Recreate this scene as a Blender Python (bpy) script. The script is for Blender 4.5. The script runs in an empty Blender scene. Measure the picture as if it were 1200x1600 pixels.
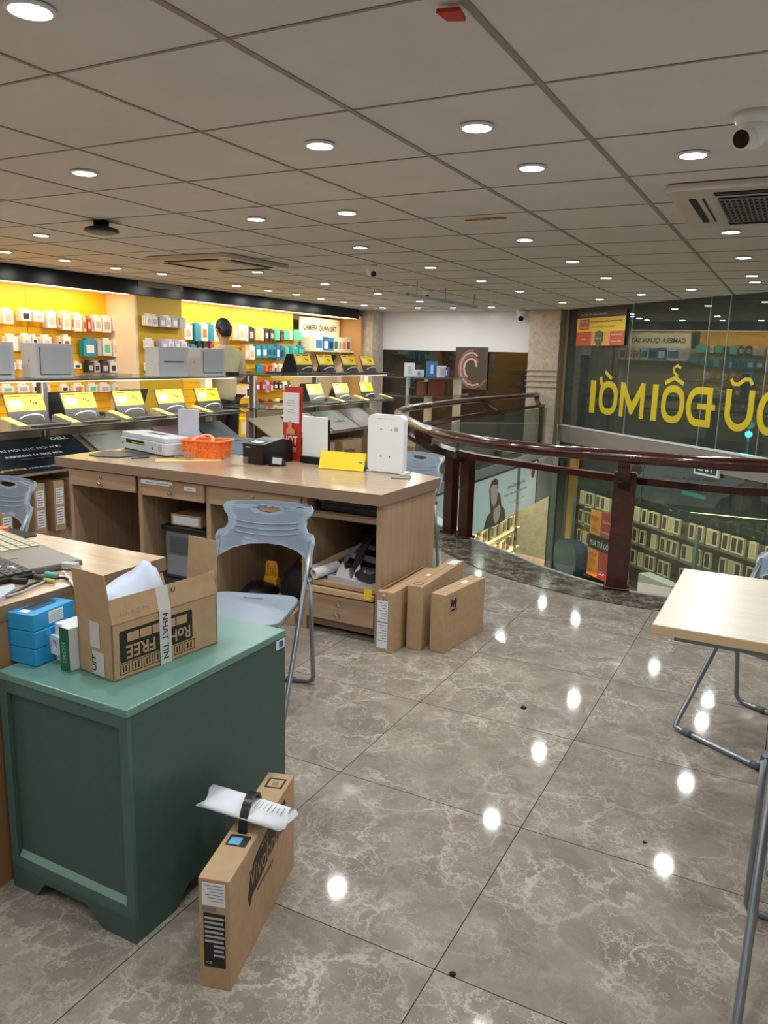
import bpy, bmesh, math, random
import numpy as np
from mathutils import Vector, Matrix
from mathutils.geometry import tessellate_polygon
random.seed(7)
SC = bpy.context.scene
COL = SC.collection
PI = math.pi

# ------------------------------------------------------------------ camera
FPX, PITCH, YAW, ROLL, CAMZ = 1214.36, -.1967, -.4806, .0248, 1.4988
def _rot(p, y, r):
    cy, sy, cp, sp, cr, sr = math.cos(y), math.sin(y), math.cos(p), math.sin(p), math.cos(r), math.sin(r)
    fwd = np.array([sy*cp, cy*cp, sp]); right = np.array([cy, -sy, 0]); up = np.cross(right, fwd)
    return np.array([cr*right+sr*up, -sr*right+cr*up, fwd])
MR = _rot(PITCH, YAW, ROLL)
cam_data = bpy.data.cameras.new('camera'); cam = bpy.data.objects.new('camera', cam_data); COL.objects.link(cam)
cam_data.sensor_fit = 'VERTICAL'; cam_data.sensor_height = 32; cam_data.sensor_width = 24
cam_data.lens = FPX*32/1600; cam_data.clip_start = .05
mm = Matrix.Identity(4)
for i in range(3):
    mm[i][0] = MR[0][i]; mm[i][1] = MR[1][i]; mm[i][2] = -MR[2][i]
mm[2][3] = CAMZ
cam.matrix_world = mm
SC.camera = cam

# ------------------------------------------------------------------ world, exposure
SC.view_settings.view_transform = 'Standard'
SC.view_settings.look = 'None'
SC.view_settings.gamma = 1
SC.view_settings.use_curve_mapping = False
SC.view_settings.exposure = 0.30
w = bpy.data.worlds.new('night'); SC.world = w; w.use_nodes = True
w.node_tree.nodes['Background'].inputs[0].default_value = (.05, .065, .07, 1)
w.node_tree.nodes['Background'].inputs[1].default_value = .35

LAMP_W = 6.5          # each ceiling downlight
WARM_W = 27.0         # warm strip over each yellow wall bay
LOWER_W = 60.0        # ground floor ceiling lamps
DIFF_E = 14.0         # glow of the lamp diffusers

# measured points: a photo direction met with a horizontal / x= / y= plane of the room
def ray(px, py): return MR.T @ np.array([(px-600)/FPX, -(py-800)/FPX, 1])
def P(px, py, z=0):
    d = ray(px, py); t = (z-CAMZ)/d[2]; return float(d[0]*t), float(d[1]*t)
def OX(px, py, x):
    d = ray(px, py); t = x/d[0]; return float(d[1]*t), float(CAMZ+d[2]*t)
FN = np.array([.6880, .7257]); FC = float(FN @ np.array([-3.045, 16.893]))
FE = np.array([.7257, -.6880])
Q = .735               # the facade and the ceiling were measured in units of 1/Q metres
def FAC(px, py, off=0):       # street facade: distance along it, height (facade units)
    d = ray(px, py); t = (FC-off)/(FN @ d[:2]); p = d[:2]*t
    return float((p-np.array([-3.045, 16.893])) @ FE), float(CAMZ+d[2]*t)
def facpt(s, off=0):   # off > 0 : into the shop; metres
    return (-3.045+FE[0]*s-FN[0]*off)*Q, (16.893+FE[1]*s-FN[1]*off)*Q
def zq(z): return CAMZ-(CAMZ-z)*Q

# ------------------------------------------------------------------ materials
def lin(c):
    if isinstance(c, str):
        c = [int(c[i:i+2], 16)/255 for i in (0, 2, 4)]
    return tuple(x/12.92 if x <= .04045 else ((x+.055)/1.055)**2.4 for x in c)+(1,)
MATS = {}
def pm(name, col, rough=.5, metal=0, noise=0, scale=20, bump=0, emit=0, coat=0, spec=.5, stretch=None, col2=None, alpha=1):
    if name in MATS: return MATS[name]
    m = bpy.data.materials.new(name); m.use_nodes = True; nt = m.node_tree
    b = nt.nodes['Principled BSDF']; c = lin(col)
    b.inputs['Base Color'].default_value = c; b.inputs['Roughness'].default_value = rough
    b.inputs['Metallic'].default_value = metal; b.inputs['Specular IOR Level'].default_value = spec
    if coat: b.inputs['Coat Weight'].default_value = coat; b.inputs['Coat Roughness'].default_value = .08
    if emit:
        b.inputs['Emission Color'].default_value = c; b.inputs['Emission Strength'].default_value = emit
    if noise or bump or col2:
        tc = nt.nodes.new('ShaderNodeTexCoord'); mp = nt.nodes.new('ShaderNodeMapping')
        nt.links.new(tc.outputs['Object'], mp.inputs[0])
        if stretch: mp.inputs['Scale'].default_value = stretch
        n = nt.nodes.new('ShaderNodeTexNoise'); n.inputs['Scale'].default_value = scale; n.inputs['Detail'].default_value = 5
        nt.links.new(mp.outputs[0], n.inputs['Vector'])
        if noise or col2:
            r = nt.nodes.new('ShaderNodeValToRGB')
            c2 = lin(col2) if col2 else tuple(max(0, x*(1-noise)) for x in c[:3])+(1,)
            c1 = c if col2 else tuple(min(1, x*(1+noise*.6)) for x in c[:3])+(1,)
            r.color_ramp.elements[0].position = .3; r.color_ramp.elements[1].position = .7
            r.color_ramp.elements[0].color = c2; r.color_ramp.elements[1].color = c1
            nt.links.new(n.outputs['Fac'], r.inputs[0]); nt.links.new(r.outputs[0], b.inputs['Base Color'])
        if bump:
            bp = nt.nodes.new('ShaderNodeBump'); bp.inputs['Strength'].default_value = bump; bp.inputs['Distance'].default_value = .01
            nt.links.new(n.outputs['Fac'], bp.inputs['Height']); nt.links.new(bp.outputs[0], b.inputs['Normal'])
    MATS[name] = m
    return m
def emat(name, col, s):
    m = bpy.data.materials.new(name); m.use_nodes = True; nt = m.node_tree; nt.nodes.clear()
    e = nt.nodes.new('ShaderNodeEmission'); o = nt.nodes.new('ShaderNodeOutputMaterial')
    e.inputs[0].default_value = lin(col); e.inputs[1].default_value = s
    nt.links.new(e.outputs[0], o.inputs[0]); MATS[name] = m; return m
def glassmat(name, tint, ior=1.5, rough=.02, haze=0, hazecol=(.5, .55, .5)):
    m = bpy.data.materials.new(name); m.use_nodes = True; nt = m.node_tree; nt.nodes.clear()
    t = nt.nodes.new('ShaderNodeBsdfTransparent'); t.inputs[0].default_value = lin(tint)
    g = nt.nodes.new('ShaderNodeBsdfGlossy'); g.inputs['Roughness'].default_value = rough
    F0 = ((ior-1)/(ior+1))**2
    lw = nt.nodes.new('ShaderNodeLayerWeight'); pw = nt.nodes.new('ShaderNodeMath'); pw.operation = 'POWER'; pw.inputs[1].default_value = 5
    f = nt.nodes.new('ShaderNodeMapRange'); f.inputs['To Min'].default_value = F0; f.inputs['To Max'].default_value = .9
    nt.links.new(lw.outputs['Facing'], pw.inputs[0]); nt.links.new(pw.outputs[0], f.inputs[0])
    mx = nt.nodes.new('ShaderNodeMixShader'); o = nt.nodes.new('ShaderNodeOutputMaterial')
    nt.links.new(f.outputs[0], mx.inputs[0]); nt.links.new(g.outputs[0], mx.inputs[2])
    if haze:
        d = nt.nodes.new('ShaderNodeBsdfDiffuse'); d.inputs[0].default_value = tuple(hazecol)+(1,)
        m2 = nt.nodes.new('ShaderNodeMixShader'); m2.inputs[0].default_value = haze
        nt.links.new(t.outputs[0], m2.inputs[1]); nt.links.new(d.outputs[0], m2.inputs[2]); nt.links.new(m2.outputs[0], mx.inputs[1])
    else: nt.links.new(t.outputs[0], mx.inputs[1])
    nt.links.new(mx.outputs[0], o.inputs[0]); MATS[name] = m; return m

def marble(name, base, dark, vein, tile=None, org=(0, 0), rough=.12, vs=1.0, vw=.035, grout=True):
    m = bpy.data.materials.new(name); m.use_nodes = True; nt = m.node_tree; N = nt.nodes.new; L = nt.links.new
    b = nt.nodes['Principled BSDF']
    tc = N('ShaderNodeTexCoord'); vec = tc.outputs['Object']
    groutfac = None
    if tile:
        sp = N('ShaderNodeSeparateXYZ'); L(vec, sp.inputs[0])
        ids = []; ds = []
        for k in (0, 1):
            s = N('ShaderNodeMath'); s.operation = 'SUBTRACT'; L(sp.outputs[k], s.inputs[0]); s.inputs[1].default_value = org[k]
            d = N('ShaderNodeMath'); d.operation = 'DIVIDE'; L(s.outputs[0], d.inputs[0]); d.inputs[1].default_value = tile
            fl = N('ShaderNodeMath'); fl.operation = 'FLOOR'; L(d.outputs[0], fl.inputs[0]); ids.append(fl)
            pp = N('ShaderNodeMath'); pp.operation = 'PINGPONG'; L(d.outputs[0], pp.inputs[0]); pp.inputs[1].default_value = .5; ds.append(pp)
        mn = N('ShaderNodeMath'); mn.operation = 'MINIMUM'; L(ds[0].outputs[0], mn.inputs[0]); L(ds[1].outputs[0], mn.inputs[1])
        lt = N('ShaderNodeMath'); lt.operation = 'LESS_THAN'; L(mn.outputs[0], lt.inputs[0]); lt.inputs[1].default_value = .0022
        groutfac = lt
        cb = N('ShaderNodeCombineXYZ'); L(ids[0].outputs[0], cb.inputs[0]); L(ids[1].outputs[0], cb.inputs[1])
        wn = N('ShaderNodeTexWhiteNoise'); wn.noise_dimensions = '3D'; L(cb.outputs[0], wn.inputs['Vector'])
        sc = N('ShaderNodeVectorMath'); sc.operation = 'SCALE'; L(wn.outputs['Color'], sc.inputs[0]); sc.inputs['Scale'].default_value = 40
        ad = N('ShaderNodeVectorMath'); ad.operation = 'ADD'; L(vec, ad.inputs[0]); L(sc.outputs[0], ad.inputs[1]); vec = ad.outputs[0]
    n1 = N('ShaderNodeTexNoise'); n1.inputs['Scale'].default_value = 4.5*vs; n1.inputs['Detail'].default_value = 9; n1.inputs['Roughness'].default_value = .66; L(vec, n1.inputs['Vector'])
    sb = N('ShaderNodeVectorMath'); sb.operation = 'SCALE'; L(n1.outputs['Color'], sb.inputs[0]); sb.inputs['Scale'].default_value = .42/vs
    a2 = N('ShaderNodeVectorMath'); a2.operation = 'ADD'; L(vec, a2.inputs[0]); L(sb.outputs[0], a2.inputs[1])
    veins = []
    for s, wdt, st in ((3.4*vs, vw, .62), (8.5*vs, vw*.9, .42), (5.3*vs, vw*.45, .72)):
        v = N('ShaderNodeTexVoronoi'); v.feature = 'DISTANCE_TO_EDGE'; v.inputs['Scale'].default_value = s; L(a2.outputs[0], v.inputs['Vector'])
        r = N('ShaderNodeMapRange'); r.inputs['From Min'].default_value = 0; r.inputs['From Max'].default_value = wdt
        r.inputs['To Min'].default_value = st; r.inputs['To Max'].default_value = 0; L(v.outputs['Distance'], r.inputs[0]); veins.append(r)
    n3 = N('ShaderNodeTexNoise'); n3.inputs['Scale'].default_value = 3.2*vs; n3.inputs['Detail'].default_value = 6; L(vec, n3.inputs['Vector'])
    r3 = N('ShaderNodeMapRange'); r3.inputs['From Min'].default_value = .35; r3.inputs['From Max'].default_value = .65; L(n3.outputs['Fac'], r3.inputs[0])
    mx = N('ShaderNodeMath'); mx.operation = 'MAXIMUM'; L(veins[0].outputs[0], mx.inputs[0]); L(veins[1].outputs[0], mx.inputs[1])
    mx0 = mx; mx = N('ShaderNodeMath'); mx.operation = 'MAXIMUM'; L(mx0.outputs[0], mx.inputs[0]); L(veins[2].outputs[0], mx.inputs[1])
    mu = N('ShaderNodeMath'); mu.operation = 'MULTIPLY'; L(mx.outputs[0], mu.inputs[0]); L(r3.outputs[0], mu.inputs[1])
    n2 = N('ShaderNodeTexNoise'); n2.inputs['Scale'].default_value = 5*vs; n2.inputs['Detail'].default_value = 8; n2.inputs['Roughness'].default_value = .65; L(a2.outputs[0], n2.inputs['Vector'])
    cr = N('ShaderNodeValToRGB'); cr.color_ramp.elements[0].position = .35; cr.color_ramp.elements[1].position = .65
    cr.color_ramp.elements[0].color = lin(dark); cr.color_ramp.elements[1].color = lin(base); L(n2.outputs['Fac'], cr.inputs[0])
    mc = N('ShaderNodeMix'); mc.data_type = 'RGBA'; L(mu.outputs[0], mc.inputs[0]); L(cr.outputs[0], mc.inputs[6]); mc.inputs[7].default_value = lin(vein)
    out = mc.outputs[2]
    if groutfac and grout:
        m3 = N('ShaderNodeMix'); m3.data_type = 'RGBA'; L(groutfac.outputs[0], m3.inputs[0]); L(out, m3.inputs[6]); m3.inputs[7].default_value = lin('3a3530'); out = m3.outputs[2]
    L(out, b.inputs['Base Color']); b.inputs['Roughness'].default_value = rough; b.inputs['Specular IOR Level'].default_value = .32
    MATS[name] = m; return m

def wood(name, c1, c2, axis=0, rough=.35, scale=5):
    st = [9, 9, 9]; st[axis] = .7
    return pm(name, c1, rough, col2=c2, scale=scale, stretch=tuple(st))

CARD = pm('cardboard', 'b99b78', .8, noise=.08, scale=30, bump=.05)
CARDD = pm('cardboard_inner', 'a98058', .85, noise=.1, scale=20)
OAK = wood('oak_laminate', 'b89c80', 'a58970', 2)
OAKX = wood('oak_laminate_x', 'b89c80', 'a68a70', 0)
OAKTOP = wood('oak_top', 'b39a80', 'a58b70', 0, .22)
EDGE = pm('taupe_edge', '917b69', .4)
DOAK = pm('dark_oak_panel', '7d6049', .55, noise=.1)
TABLE = wood('cream_laminate', 'e8e0d2', 'e0d6c5', 0, .3)
TABLEE = pm('cream_edge', 'cdb18c', .4)
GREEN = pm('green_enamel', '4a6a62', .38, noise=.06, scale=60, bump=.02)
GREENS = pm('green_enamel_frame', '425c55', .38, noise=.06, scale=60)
PLAS = pm('grey_blue_plastic', '7c8a9c', .32, noise=.03)
STEEL = pm('grey_tube', '8a919a', .28, .6)
STEELD = pm('grey_cap', '565c66', .45)
CHROME = pm('chrome', 'c8c8c8', .15, 1)
BLACK = pm('black_plastic', '151517', .35)
BLACKM = pm('black_matt', '101012', .7)
BLACKG = pm('black_gloss', '0c0c0e', .12)
DGREY = pm('dark_grey', '3a3d42', .45)
MGREY = pm('mid_grey', '73777c', .5)
LGREY = pm('light_grey', 'b4b8bd', .45)
WHITE = pm('white_plastic', 'e8ecf2', .35)
PAPER = pm('white_paper', 'e6e9f2', .7)
WARMW = pm('warm_white', 'ecdcc4', .5)
YEL = pm('yellow_card', 'f6d21c', .5)
YWALL = pm('yellow_wall', 'f7bd12', .45)
YSHADE = pm('yellow_column_shaded', 'c8a012', .5)  # wall yellow darkened: the column's lack of light is put into its colour
RED = pm('red_print', 'c03020', .45)
ORANGE = pm('orange_plastic', 'f57c38', .4)
TEAL = pm('teal_card', '2b93a8', .5)
MINT = pm('mint_card', '5fc79a', .5)
BLUE = pm('blue_card', '2a9fdc', .45)
NAVY = pm('navy_print', '1c2330', .3)
MAH = pm('mahogany', '3f1813', .18, noise=.35, scale=6, stretch=(3, 3, 3), coat=.6)
MAHD = pm('mahogany_dark', '33120f', .2, noise=.3, scale=8, coat=.5)
INK = pm('ink', '26221e', .6)
INKL = pm('ink_light', '7d7f86', .7)
PINK = pm('pink_print', 'c995a8', .5)
SILV = pm('silver_print', 'b9b6b4', .35)
ACR = glassmat('acrylic', 'f2f5f5', 1.4, .05, .1, (.8, .8, .8))
SHG = glassmat('shelf_glass', 'e2ebe8', 1.5, .03, .12, (.5, .52, .5))
RGL = glassmat('rail_glass', 'dfeae4', 1.45, .02, .05, (.4, .45, .4))
FGL = glassmat('facade_glass', 'b9c4bf', 1.95, .012, .20, (.17, .21, .19))
DGL = glassmat('dark_glass', '8d9296', 1.7, .03, .15, (.08, .08, .09))
CEIL = pm('ceiling_board', 'd6d6d9', .85, noise=.04, scale=3)
GRID = pm('ceiling_grid', '8f8983', .5)
WHITEP = pm('white_panel', 'dcdde3', .25)
PLASTER = pm('plaster', 'cfc4b6', .8)
FLOOR = marble('floor_tiles', 'a0968d', '867c73', 'dcd7cc', .6883, (-.6412, 1.5648), .06, 1.25, .045)
CURB = marble('dark_marble', '5e524b', '25201f', 'c9bba8', None, rough=.12, vs=3.0, vw=.10)
MARB = marble('pale_marble', 'c3b5a4', 'a89a88', 'd8cdbd', None, rough=.2, vs=2.2, vw=.05)
SKIN = pm('skin', 'b98668', .6)
HAIR = pm('hair', '1d1a19', .6)
SHIRT = pm('cream_shirt', 'b5ac8c', .8, noise=.08, scale=9)
TROU = pm('dark_trousers', '2a2528', .8)
LAMPE = emat('lamp_diffuser', 'f4f8ff', DIFF_E)
WARME = emat('warm_tube', 'ffd79a', 6)

# ------------------------------------------------------------------ mesh builder
class MB:
    def __init__(s): s.bm = bmesh.new(); s.mi = 0; s.T = Matrix.Identity(4)
    def m(s, i): s.mi = i; return s
    def _f(s, vs):
        try: f = s.bm.faces.new(vs); f.material_index = s.mi; return f
        except ValueError: return None
    def v(s, p): return s.bm.verts.new(s.T @ Vector(p))
    def box(s, c, d, rz=0, bev=0, M=None):
        x, y, z = [k/2 for k in d]
        R = Matrix.Translation(c) @ Matrix.Rotation(rz, 4, 'Z')
        if M is not None: R = M
        b = bev
        if b <= 0:
            q = [s.v(R @ Vector((i*x, j*y, k*z))) for i in (-1, 1) for j in (-1, 1) for k in (-1, 1)]
            for a in ((0, 1, 3, 2), (4, 6, 7, 5), (0, 4, 5, 1), (2, 3, 7, 6), (0, 2, 6, 4), (1, 5, 7, 3)): s._f([q[i] for i in a])
        else:
            t = bmesh.new(); bmesh.ops.create_cube(t, size=1)
            for vv in t.verts: vv.co = Vector((vv.co.x*2*x, vv.co.y*2*y, vv.co.z*2*z))
            bmesh.ops.bevel(t, geom=list(t.edges), offset=min(b, x*.9, y*.9, z*.9), segments=2, affect='EDGES', profile=.5)
            mp = {vv: s.v(R @ vv.co) for vv in t.verts}
            for f in t.faces: s._f([mp[vv] for vv in f.verts])
            t.free()
        return s
    def box2(s, a, b, bev=0):   # by two corners
        return s.box([(a[i]+b[i])/2 for i in range(3)], [abs(b[i]-a[i]) for i in range(3)], 0, bev)
    def quad(s, *p): s._f([s.v(q) for q in p]); return s
    def tube(s, pts, r, n=10, closed=False, cap=True, sx=1, flat=None):
        pts = [Vector(p) for p in pts]; rings = []; N = len(pts)
        up = Vector((0, 0, 1)); prev = None
        for i, p in enumerate(pts):
            if closed: t = pts[(i+1) % N]-pts[i-1]
            else: t = pts[min(i+1, N-1)]-pts[max(i-1, 0)]
            t.normalize()
            if prev is None:
                a = up.cross(t)
                if a.length < .05: a = Vector((1, 0, 0)).cross(t)
                a.normalize()
            else:
                a = prev - t*prev.dot(t); a.normalize()
            prev = a; b = t.cross(a)
            rr = r[i] if isinstance(r, (list, tuple)) else r
            if flat:
                rings.append([s.v(p+a*x*flat[0]/2+b*y*flat[1]/2) for x, y in ((-1, -1), (1, -1), (1, 1), (-1, 1))])
            else:
                rings.append([s.v(p+(a*math.cos(2*PI*k/n)*sx+b*math.sin(2*PI*k/n))*rr) for k in range(n)])
        n = len(rings[0])
        for i in range(N if closed else N-1):
            A, B = rings[i], rings[(i+1) % N]
            for k in range(n):
                f = s._f([A[k], A[(k+1) % n], B[(k+1) % n], B[k]])
                if f and not flat: f.smooth = True
        if cap and not closed: s._f(rings[0][::-1]); s._f(rings[-1])
        return s
    def lathe(s, prof, c=(0, 0, 0), n=24, axis='Z'):
        rings = []
        for r, h in prof:
            R = []
            for k in range(n):
                a = 2*PI*k/n
                q = (r*math.cos(a), r*math.sin(a), h) if axis == 'Z' else ((h, r*math.cos(a), r*math.sin(a)) if axis == 'X' else (r*math.cos(a), h, r*math.sin(a)))
                R.append(s.v((c[0]+q[0], c[1]+q[1], c[2]+q[2])))
            rings.append(R)
        for i in range(len(rings)-1):
            for k in range(n):
                f = s._f([rings[i][k], rings[i][(k+1) % n], rings[i+1][(k+1) % n], rings[i+1][k]])
                if f: f.smooth = True
        s._f(rings[0][::-1]); s._f(rings[-1]); return s
    def prism(s, poly, h0, h1, M=None, holes=()):   # polygon in xy, extruded along z, then M
        M = M or Matrix.Identity(4)
        loops = [list(poly)]+[list(h) for h in holes]
        tri = tessellate_polygon([[Vector((p[0], p[1], 0)) for p in l] for l in loops])
        flat = [p for l in loops for p in l]
        lo = [s.v(M @ Vector((p[0], p[1], h0))) for p in flat]; hi = [s.v(M @ Vector((p[0], p[1], h1))) for p in flat]
        for t in tri: s._f([lo[i] for i in t]); s._f([hi[i] for i in t[::-1]])
        o = 0
        for l in loops:
            k = len(l)
            for i in range(k): s._f([lo[o+i], lo[o+(i+1) % k], hi[o+(i+1) % k], hi[o+i]])
            o += k
        return s
    def done(s, name, mats, parent=None, smooth=False):
        bmesh.ops.recalc_face_normals(s.bm, faces=list(s.bm.faces))
        me = bpy.data.meshes.new(name); s.bm.to_mesh(me); s.bm.free()
        if not isinstance(mats, (list, tuple)): mats = [mats]
        for m in mats: me.materials.append(m)
        if smooth:
            for p in me.polygons: p.use_smooth = True
        o = bpy.data.objects.new(name, me); COL.objects.link(o)
        if parent: o.parent = parent
        return o
def tag(o, label, cat, group=None, kind=None):
    o['label'] = label; o['category'] = cat
    if group: o['group'] = group
    if kind: o['kind'] = kind
    return o
def thing(name, label, cat, loc=(0, 0, 0), rz=0, group=None):
    o = bpy.data.objects.new(name, None); o.empty_display_size = .1; COL.objects.link(o)
    o.location = loc; o.rotation_euler = (0, 0, rz); return tag(o, label, cat, group)
def struct(o): o['kind'] = 'structure'; return o
def dup(root, loc, rz=0, label=None, group=None):
    r = root.copy(); COL.objects.link(r); r.location = loc; r.rotation_euler = (0, 0, rz)
    if label: r['label'] = label
    if group: r['group'] = group
    for ch in list(root.children):
        c = ch.copy(); COL.objects.link(c); c.parent = r
        for g in list(ch.children):
            d = g.copy(); COL.objects.link(d); d.parent = c
    return r
def frame(o, r, u):   # matrix whose x = r, y = u, z = r x u at origin o
    r = Vector(r).normalized(); u = Vector(u).normalized(); n = r.cross(u)
    M = Matrix.Identity(4)
    for i in range(3): M[i][0] = r[i]; M[i][1] = u[i]; M[i][2] = n[i]; M[i][3] = o[i]
    return M
def text(body, M, w, h, mat, parent=None, name='lettering', bold=0, thick=0):
    """letters fitted into a w x h box whose lower left corner is the origin of M"""
    c = bpy.data.curves.new('t', 'FONT'); c.body = body; c.size = 1; c.offset = bold; c.resolution_u = 3
    o = bpy.data.objects.new('t', c); COL.objects.link(o)
    dg = bpy.context.evaluated_depsgraph_get(); dg.update()
    me = bpy.data.meshes.new_from_object(o.evaluated_get(dg)); bpy.data.objects.remove(o); bpy.data.curves.remove(c)
    xs = [v.co.x for v in me.vertices]; ys = [v.co.y for v in me.vertices]
    x0, x1, y0, y1 = min(xs), max(xs), min(ys), max(ys)
    for v in me.vertices:
        v.co = M @ Vector(((v.co.x-x0)/(x1-x0)*w, (v.co.y-y0)/(y1-y0)*h, 0))
    me.materials.clear(); me.materials.append(mat); me.name = name
    o = bpy.data.objects.new(name, me); COL.objects.link(o)
    if parent: o.parent = parent
    return o
def catmull(pts, n=8):
    out = []; P_ = [Vector(p) for p in pts]; P_ = [2*P_[0]-P_[1]]+P_+[2*P_[-1]-P_[-2]]
    for i in range(1, len(P_)-2):
        a, b, c, d = P_[i-1:i+3]
        for k in range(n):
            t = k/n
            out.append(.5*((2*b)+(c-a)*t+(2*a-5*b+4*c-d)*t*t+(3*b-a-3*c+d)*t**3))
    out.append(P_[-2]); return out
def rrect(w, h, r, n=4):   # rounded rectangle centred
    o = []
    for cx, cy, a0 in ((w/2-r, h/2-r, 0), (-w/2+r, h/2-r, 90), (-w/2+r, -h/2+r, 180), (w/2-r, -h/2+r, 270)):
        for k in range(n+1):
            a = math.radians(a0+90*k/n); o.append((cx+r*math.cos(a), cy+r*math.sin(a)))
    return o

# ================================================================== THE SETTING
CZ = zq(2.7)
M0 = lambda s, off, z: frame((*facpt(s, off), zq(z)), (FE[0], FE[1], 0), (0, 0, 1)) @ Matrix.Scale(Q, 4)
inner = [(3.19, 7.2), (2.5, 6.72), (1.6, 6.0), (.6, 5.42), (-.1, 5.2), (-.61, 5.175), (-1.0, 5.21), (-1.48, 5.44), (-1.83, 5.70), (-2.25, 5.99),
         (-2.77, 6.38), (-3.2, 6.85), (-3.55, 7.4), (-3.72, 8.1), (-3.75, 9.0)]
inner_s = [(v.x, v.y) for v in catmull([(a, b, 0) for a, b in inner], 5)]
floor_poly = [(-8.6, -3.6), (3.2, -3.6)]+inner_s+[(-3.75, 13.8), (-4.0, 14.0), (-8.6, 14.0)]
struct(MB().prism(floor_poly, -.12, 0).done('floor', FLOOR))
# ceiling board and its T bars
ceil_poly = [(-8.6, -3.6), (3.2, -3.6), (3.2, 7.24), (-3.75, 13.82), (-3.75, 14.0), (-8.6, 14.0)]
struct(MB().prism(ceil_poly, CZ, CZ+.1).done('ceiling', CEIL))
g = MB(); GX0, GY0, GS = -2.1226*Q, 2.6411*Q, .9661*Q
def yend(x): return 13.9 if x < -3.75 else (FC*Q-FN[0]*x)/FN[1]-.02
for i in range(-10, 8):
    x = GX0+i*GS
    if -8.5 < x < 3.15: g.box2((x-(.012 if i in (0, 1) else .007), -3.5, CZ-.004), (x+(.012 if i in (0, 1) else .007), yend(x), CZ+.01))
for j in range(-8, 17):
    y = GY0+j*GS
    xe = min(3.15, (FC*Q-FN[1]*y)/FN[0]-.02)
    if y < 13.9: g.box2((-8.5, y-.006, CZ-.003), (xe, y+.006, CZ+.01))
struct(g.done('trim_1', GRID))
# walls
def wallbox(name, a, b, m): return struct(MB().box2(a, b).done(name, m))
wallbox('wall_left', (-8.7, -3.6, 0), (-8.6, 14.0, CZ), PLASTER)
wallbox('wall_rear', (-8.6, -3.7, 0), (3.2, -3.6, CZ), PLASTER)
wallbox('wall_right', (3.2, -3.6, -2.9), (3.3, 7.2, CZ), PLASTER)
wallbox('wall_back', (-7.42, 14.0, 1.645), (-4.32, 14.08, CZ), WHITEP)
struct(MB().box2((-7.42, 14.02, 0), (-4.32, 14.05, 1.645)).done('window_1', DGL))
wallbox('wall_back_outside', (-8.6, 15.6, -.5), (-3.9, 15.7, CZ), pm('dark_lobby', '4a453f', .7))['kind'] = 'structure'
wallbox('wall_back_corner', (-8.6, 14.0, 0), (-7.42, 14.08, CZ), PLASTER)
o = MB().box2((-4.30, 13.62, -2.9), (-3.76, 14.12, CZ))
for z in (1.05, 1.15, 1.24, 1.33): o.m(1).box2((-4.32, 13.60, z-.009), (-3.745, 13.7, z+.009))
struct(o.done('wall_marble_column', [MARB, pm('marble_groove', '8d7f70', .4)]))
struct(MB().box2((-8.3, 13.57, 0), (-7.42, 13.99, CZ)).done('wall_corner_column', MARB))
# street facade: glass panes above and below the slab, frame bars
def facbox(mb, s0, s1, z0, z1, t=.02, off=0):
    return mb.box((0, 0, 0), (s1-s0, z1-z0, t), M=M0((s0+s1)/2, off, (z0+z1)/2))
sb = [-2.75, FAC(987, 520)[0], FAC(1103, 560)[0], FAC(1133, 560)[0]+.0, 3.5, 5.6, 7.7, 10.3]
sb = sorted(sb)
for i in range(len(sb)-1):
    o = facbox(MB(), sb[i]+.004, sb[i+1]-.004, .02, 2.7, .012).done('window_%d' % (i+2), FGL); struct(o)
for i, (a, b) in enumerate(((-2.6, .6), (.6, 3.9), (3.9, 7.2), (7.2, 10.3))):
    struct(facbox(MB(), a+.01, b-.01, -4.4, -.4, .012).done('window_%d' % (i+12), FGL))
o = facbox(MB(), -2.75, 10.4, -.02, .015, .07)
struct(o.done('trim_2', WHITEP))
struct(facbox(MB(), -2.75, 10.4, -.40, -.03, .14, -.04).done('trim_3', pm('slab_edge_grey', '8a837c', .6)))
struct(facbox(MB(), -1.95, -1.72, -4.4, -.42, .1, .08).done('trim_4', pm('wood_trim_warm', 'b5873f', .5)))
struct(facbox(MB(), -2.75, -2.62, .0, 2.7, .06, .04).done('trim_5', pm('window_jamb', '8f7a5a', .5)))
o = MB()
for s in sb[1:-1]: facbox(o, s-.005, s+.005, .02, 2.7, .02, 0)
struct(o.done('trim_6', pm('joint_bead', '99a29c', .4)))
# outside: street building opposite and the pavement
def outwall(mb, off, z0, z1, s0=-16, s1=20, t=.3): return facbox(mb, s0, s1, z0, z1, t, off)
struct(outwall(MB(), -8, -5, 8).done('wall_across_street', pm('street_wall', '4a4d4a', .8, noise=.3, scale=.6)))
struct(MB().box2((-20, 6, -3.5), (18, 40, -3.4)).done('ground_street', pm('asphalt', '3c3d3e', .7, noise=.2)))
# ground floor of the shop, seen through the opening
struct(MB().box2((-9, 0, -3.0), (3.2, 14.2, -2.9)).done('floor_lower', pm('lower_floor', '9a9284', .15, noise=.1, scale=2)))
wallbox('wall_lower_left', (-7.1, 0, -2.9), (-7.0, 14, -.12), PLASTER)
wallbox('wall_lower_rear', (-7.0, 0, -2.9), (3.2, .1, -.12), PLASTER)
wallbox('wall_lower_back', (-7.0, 13.9, -2.9), (-4.3, 14.0, -.12), MARB)
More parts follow.
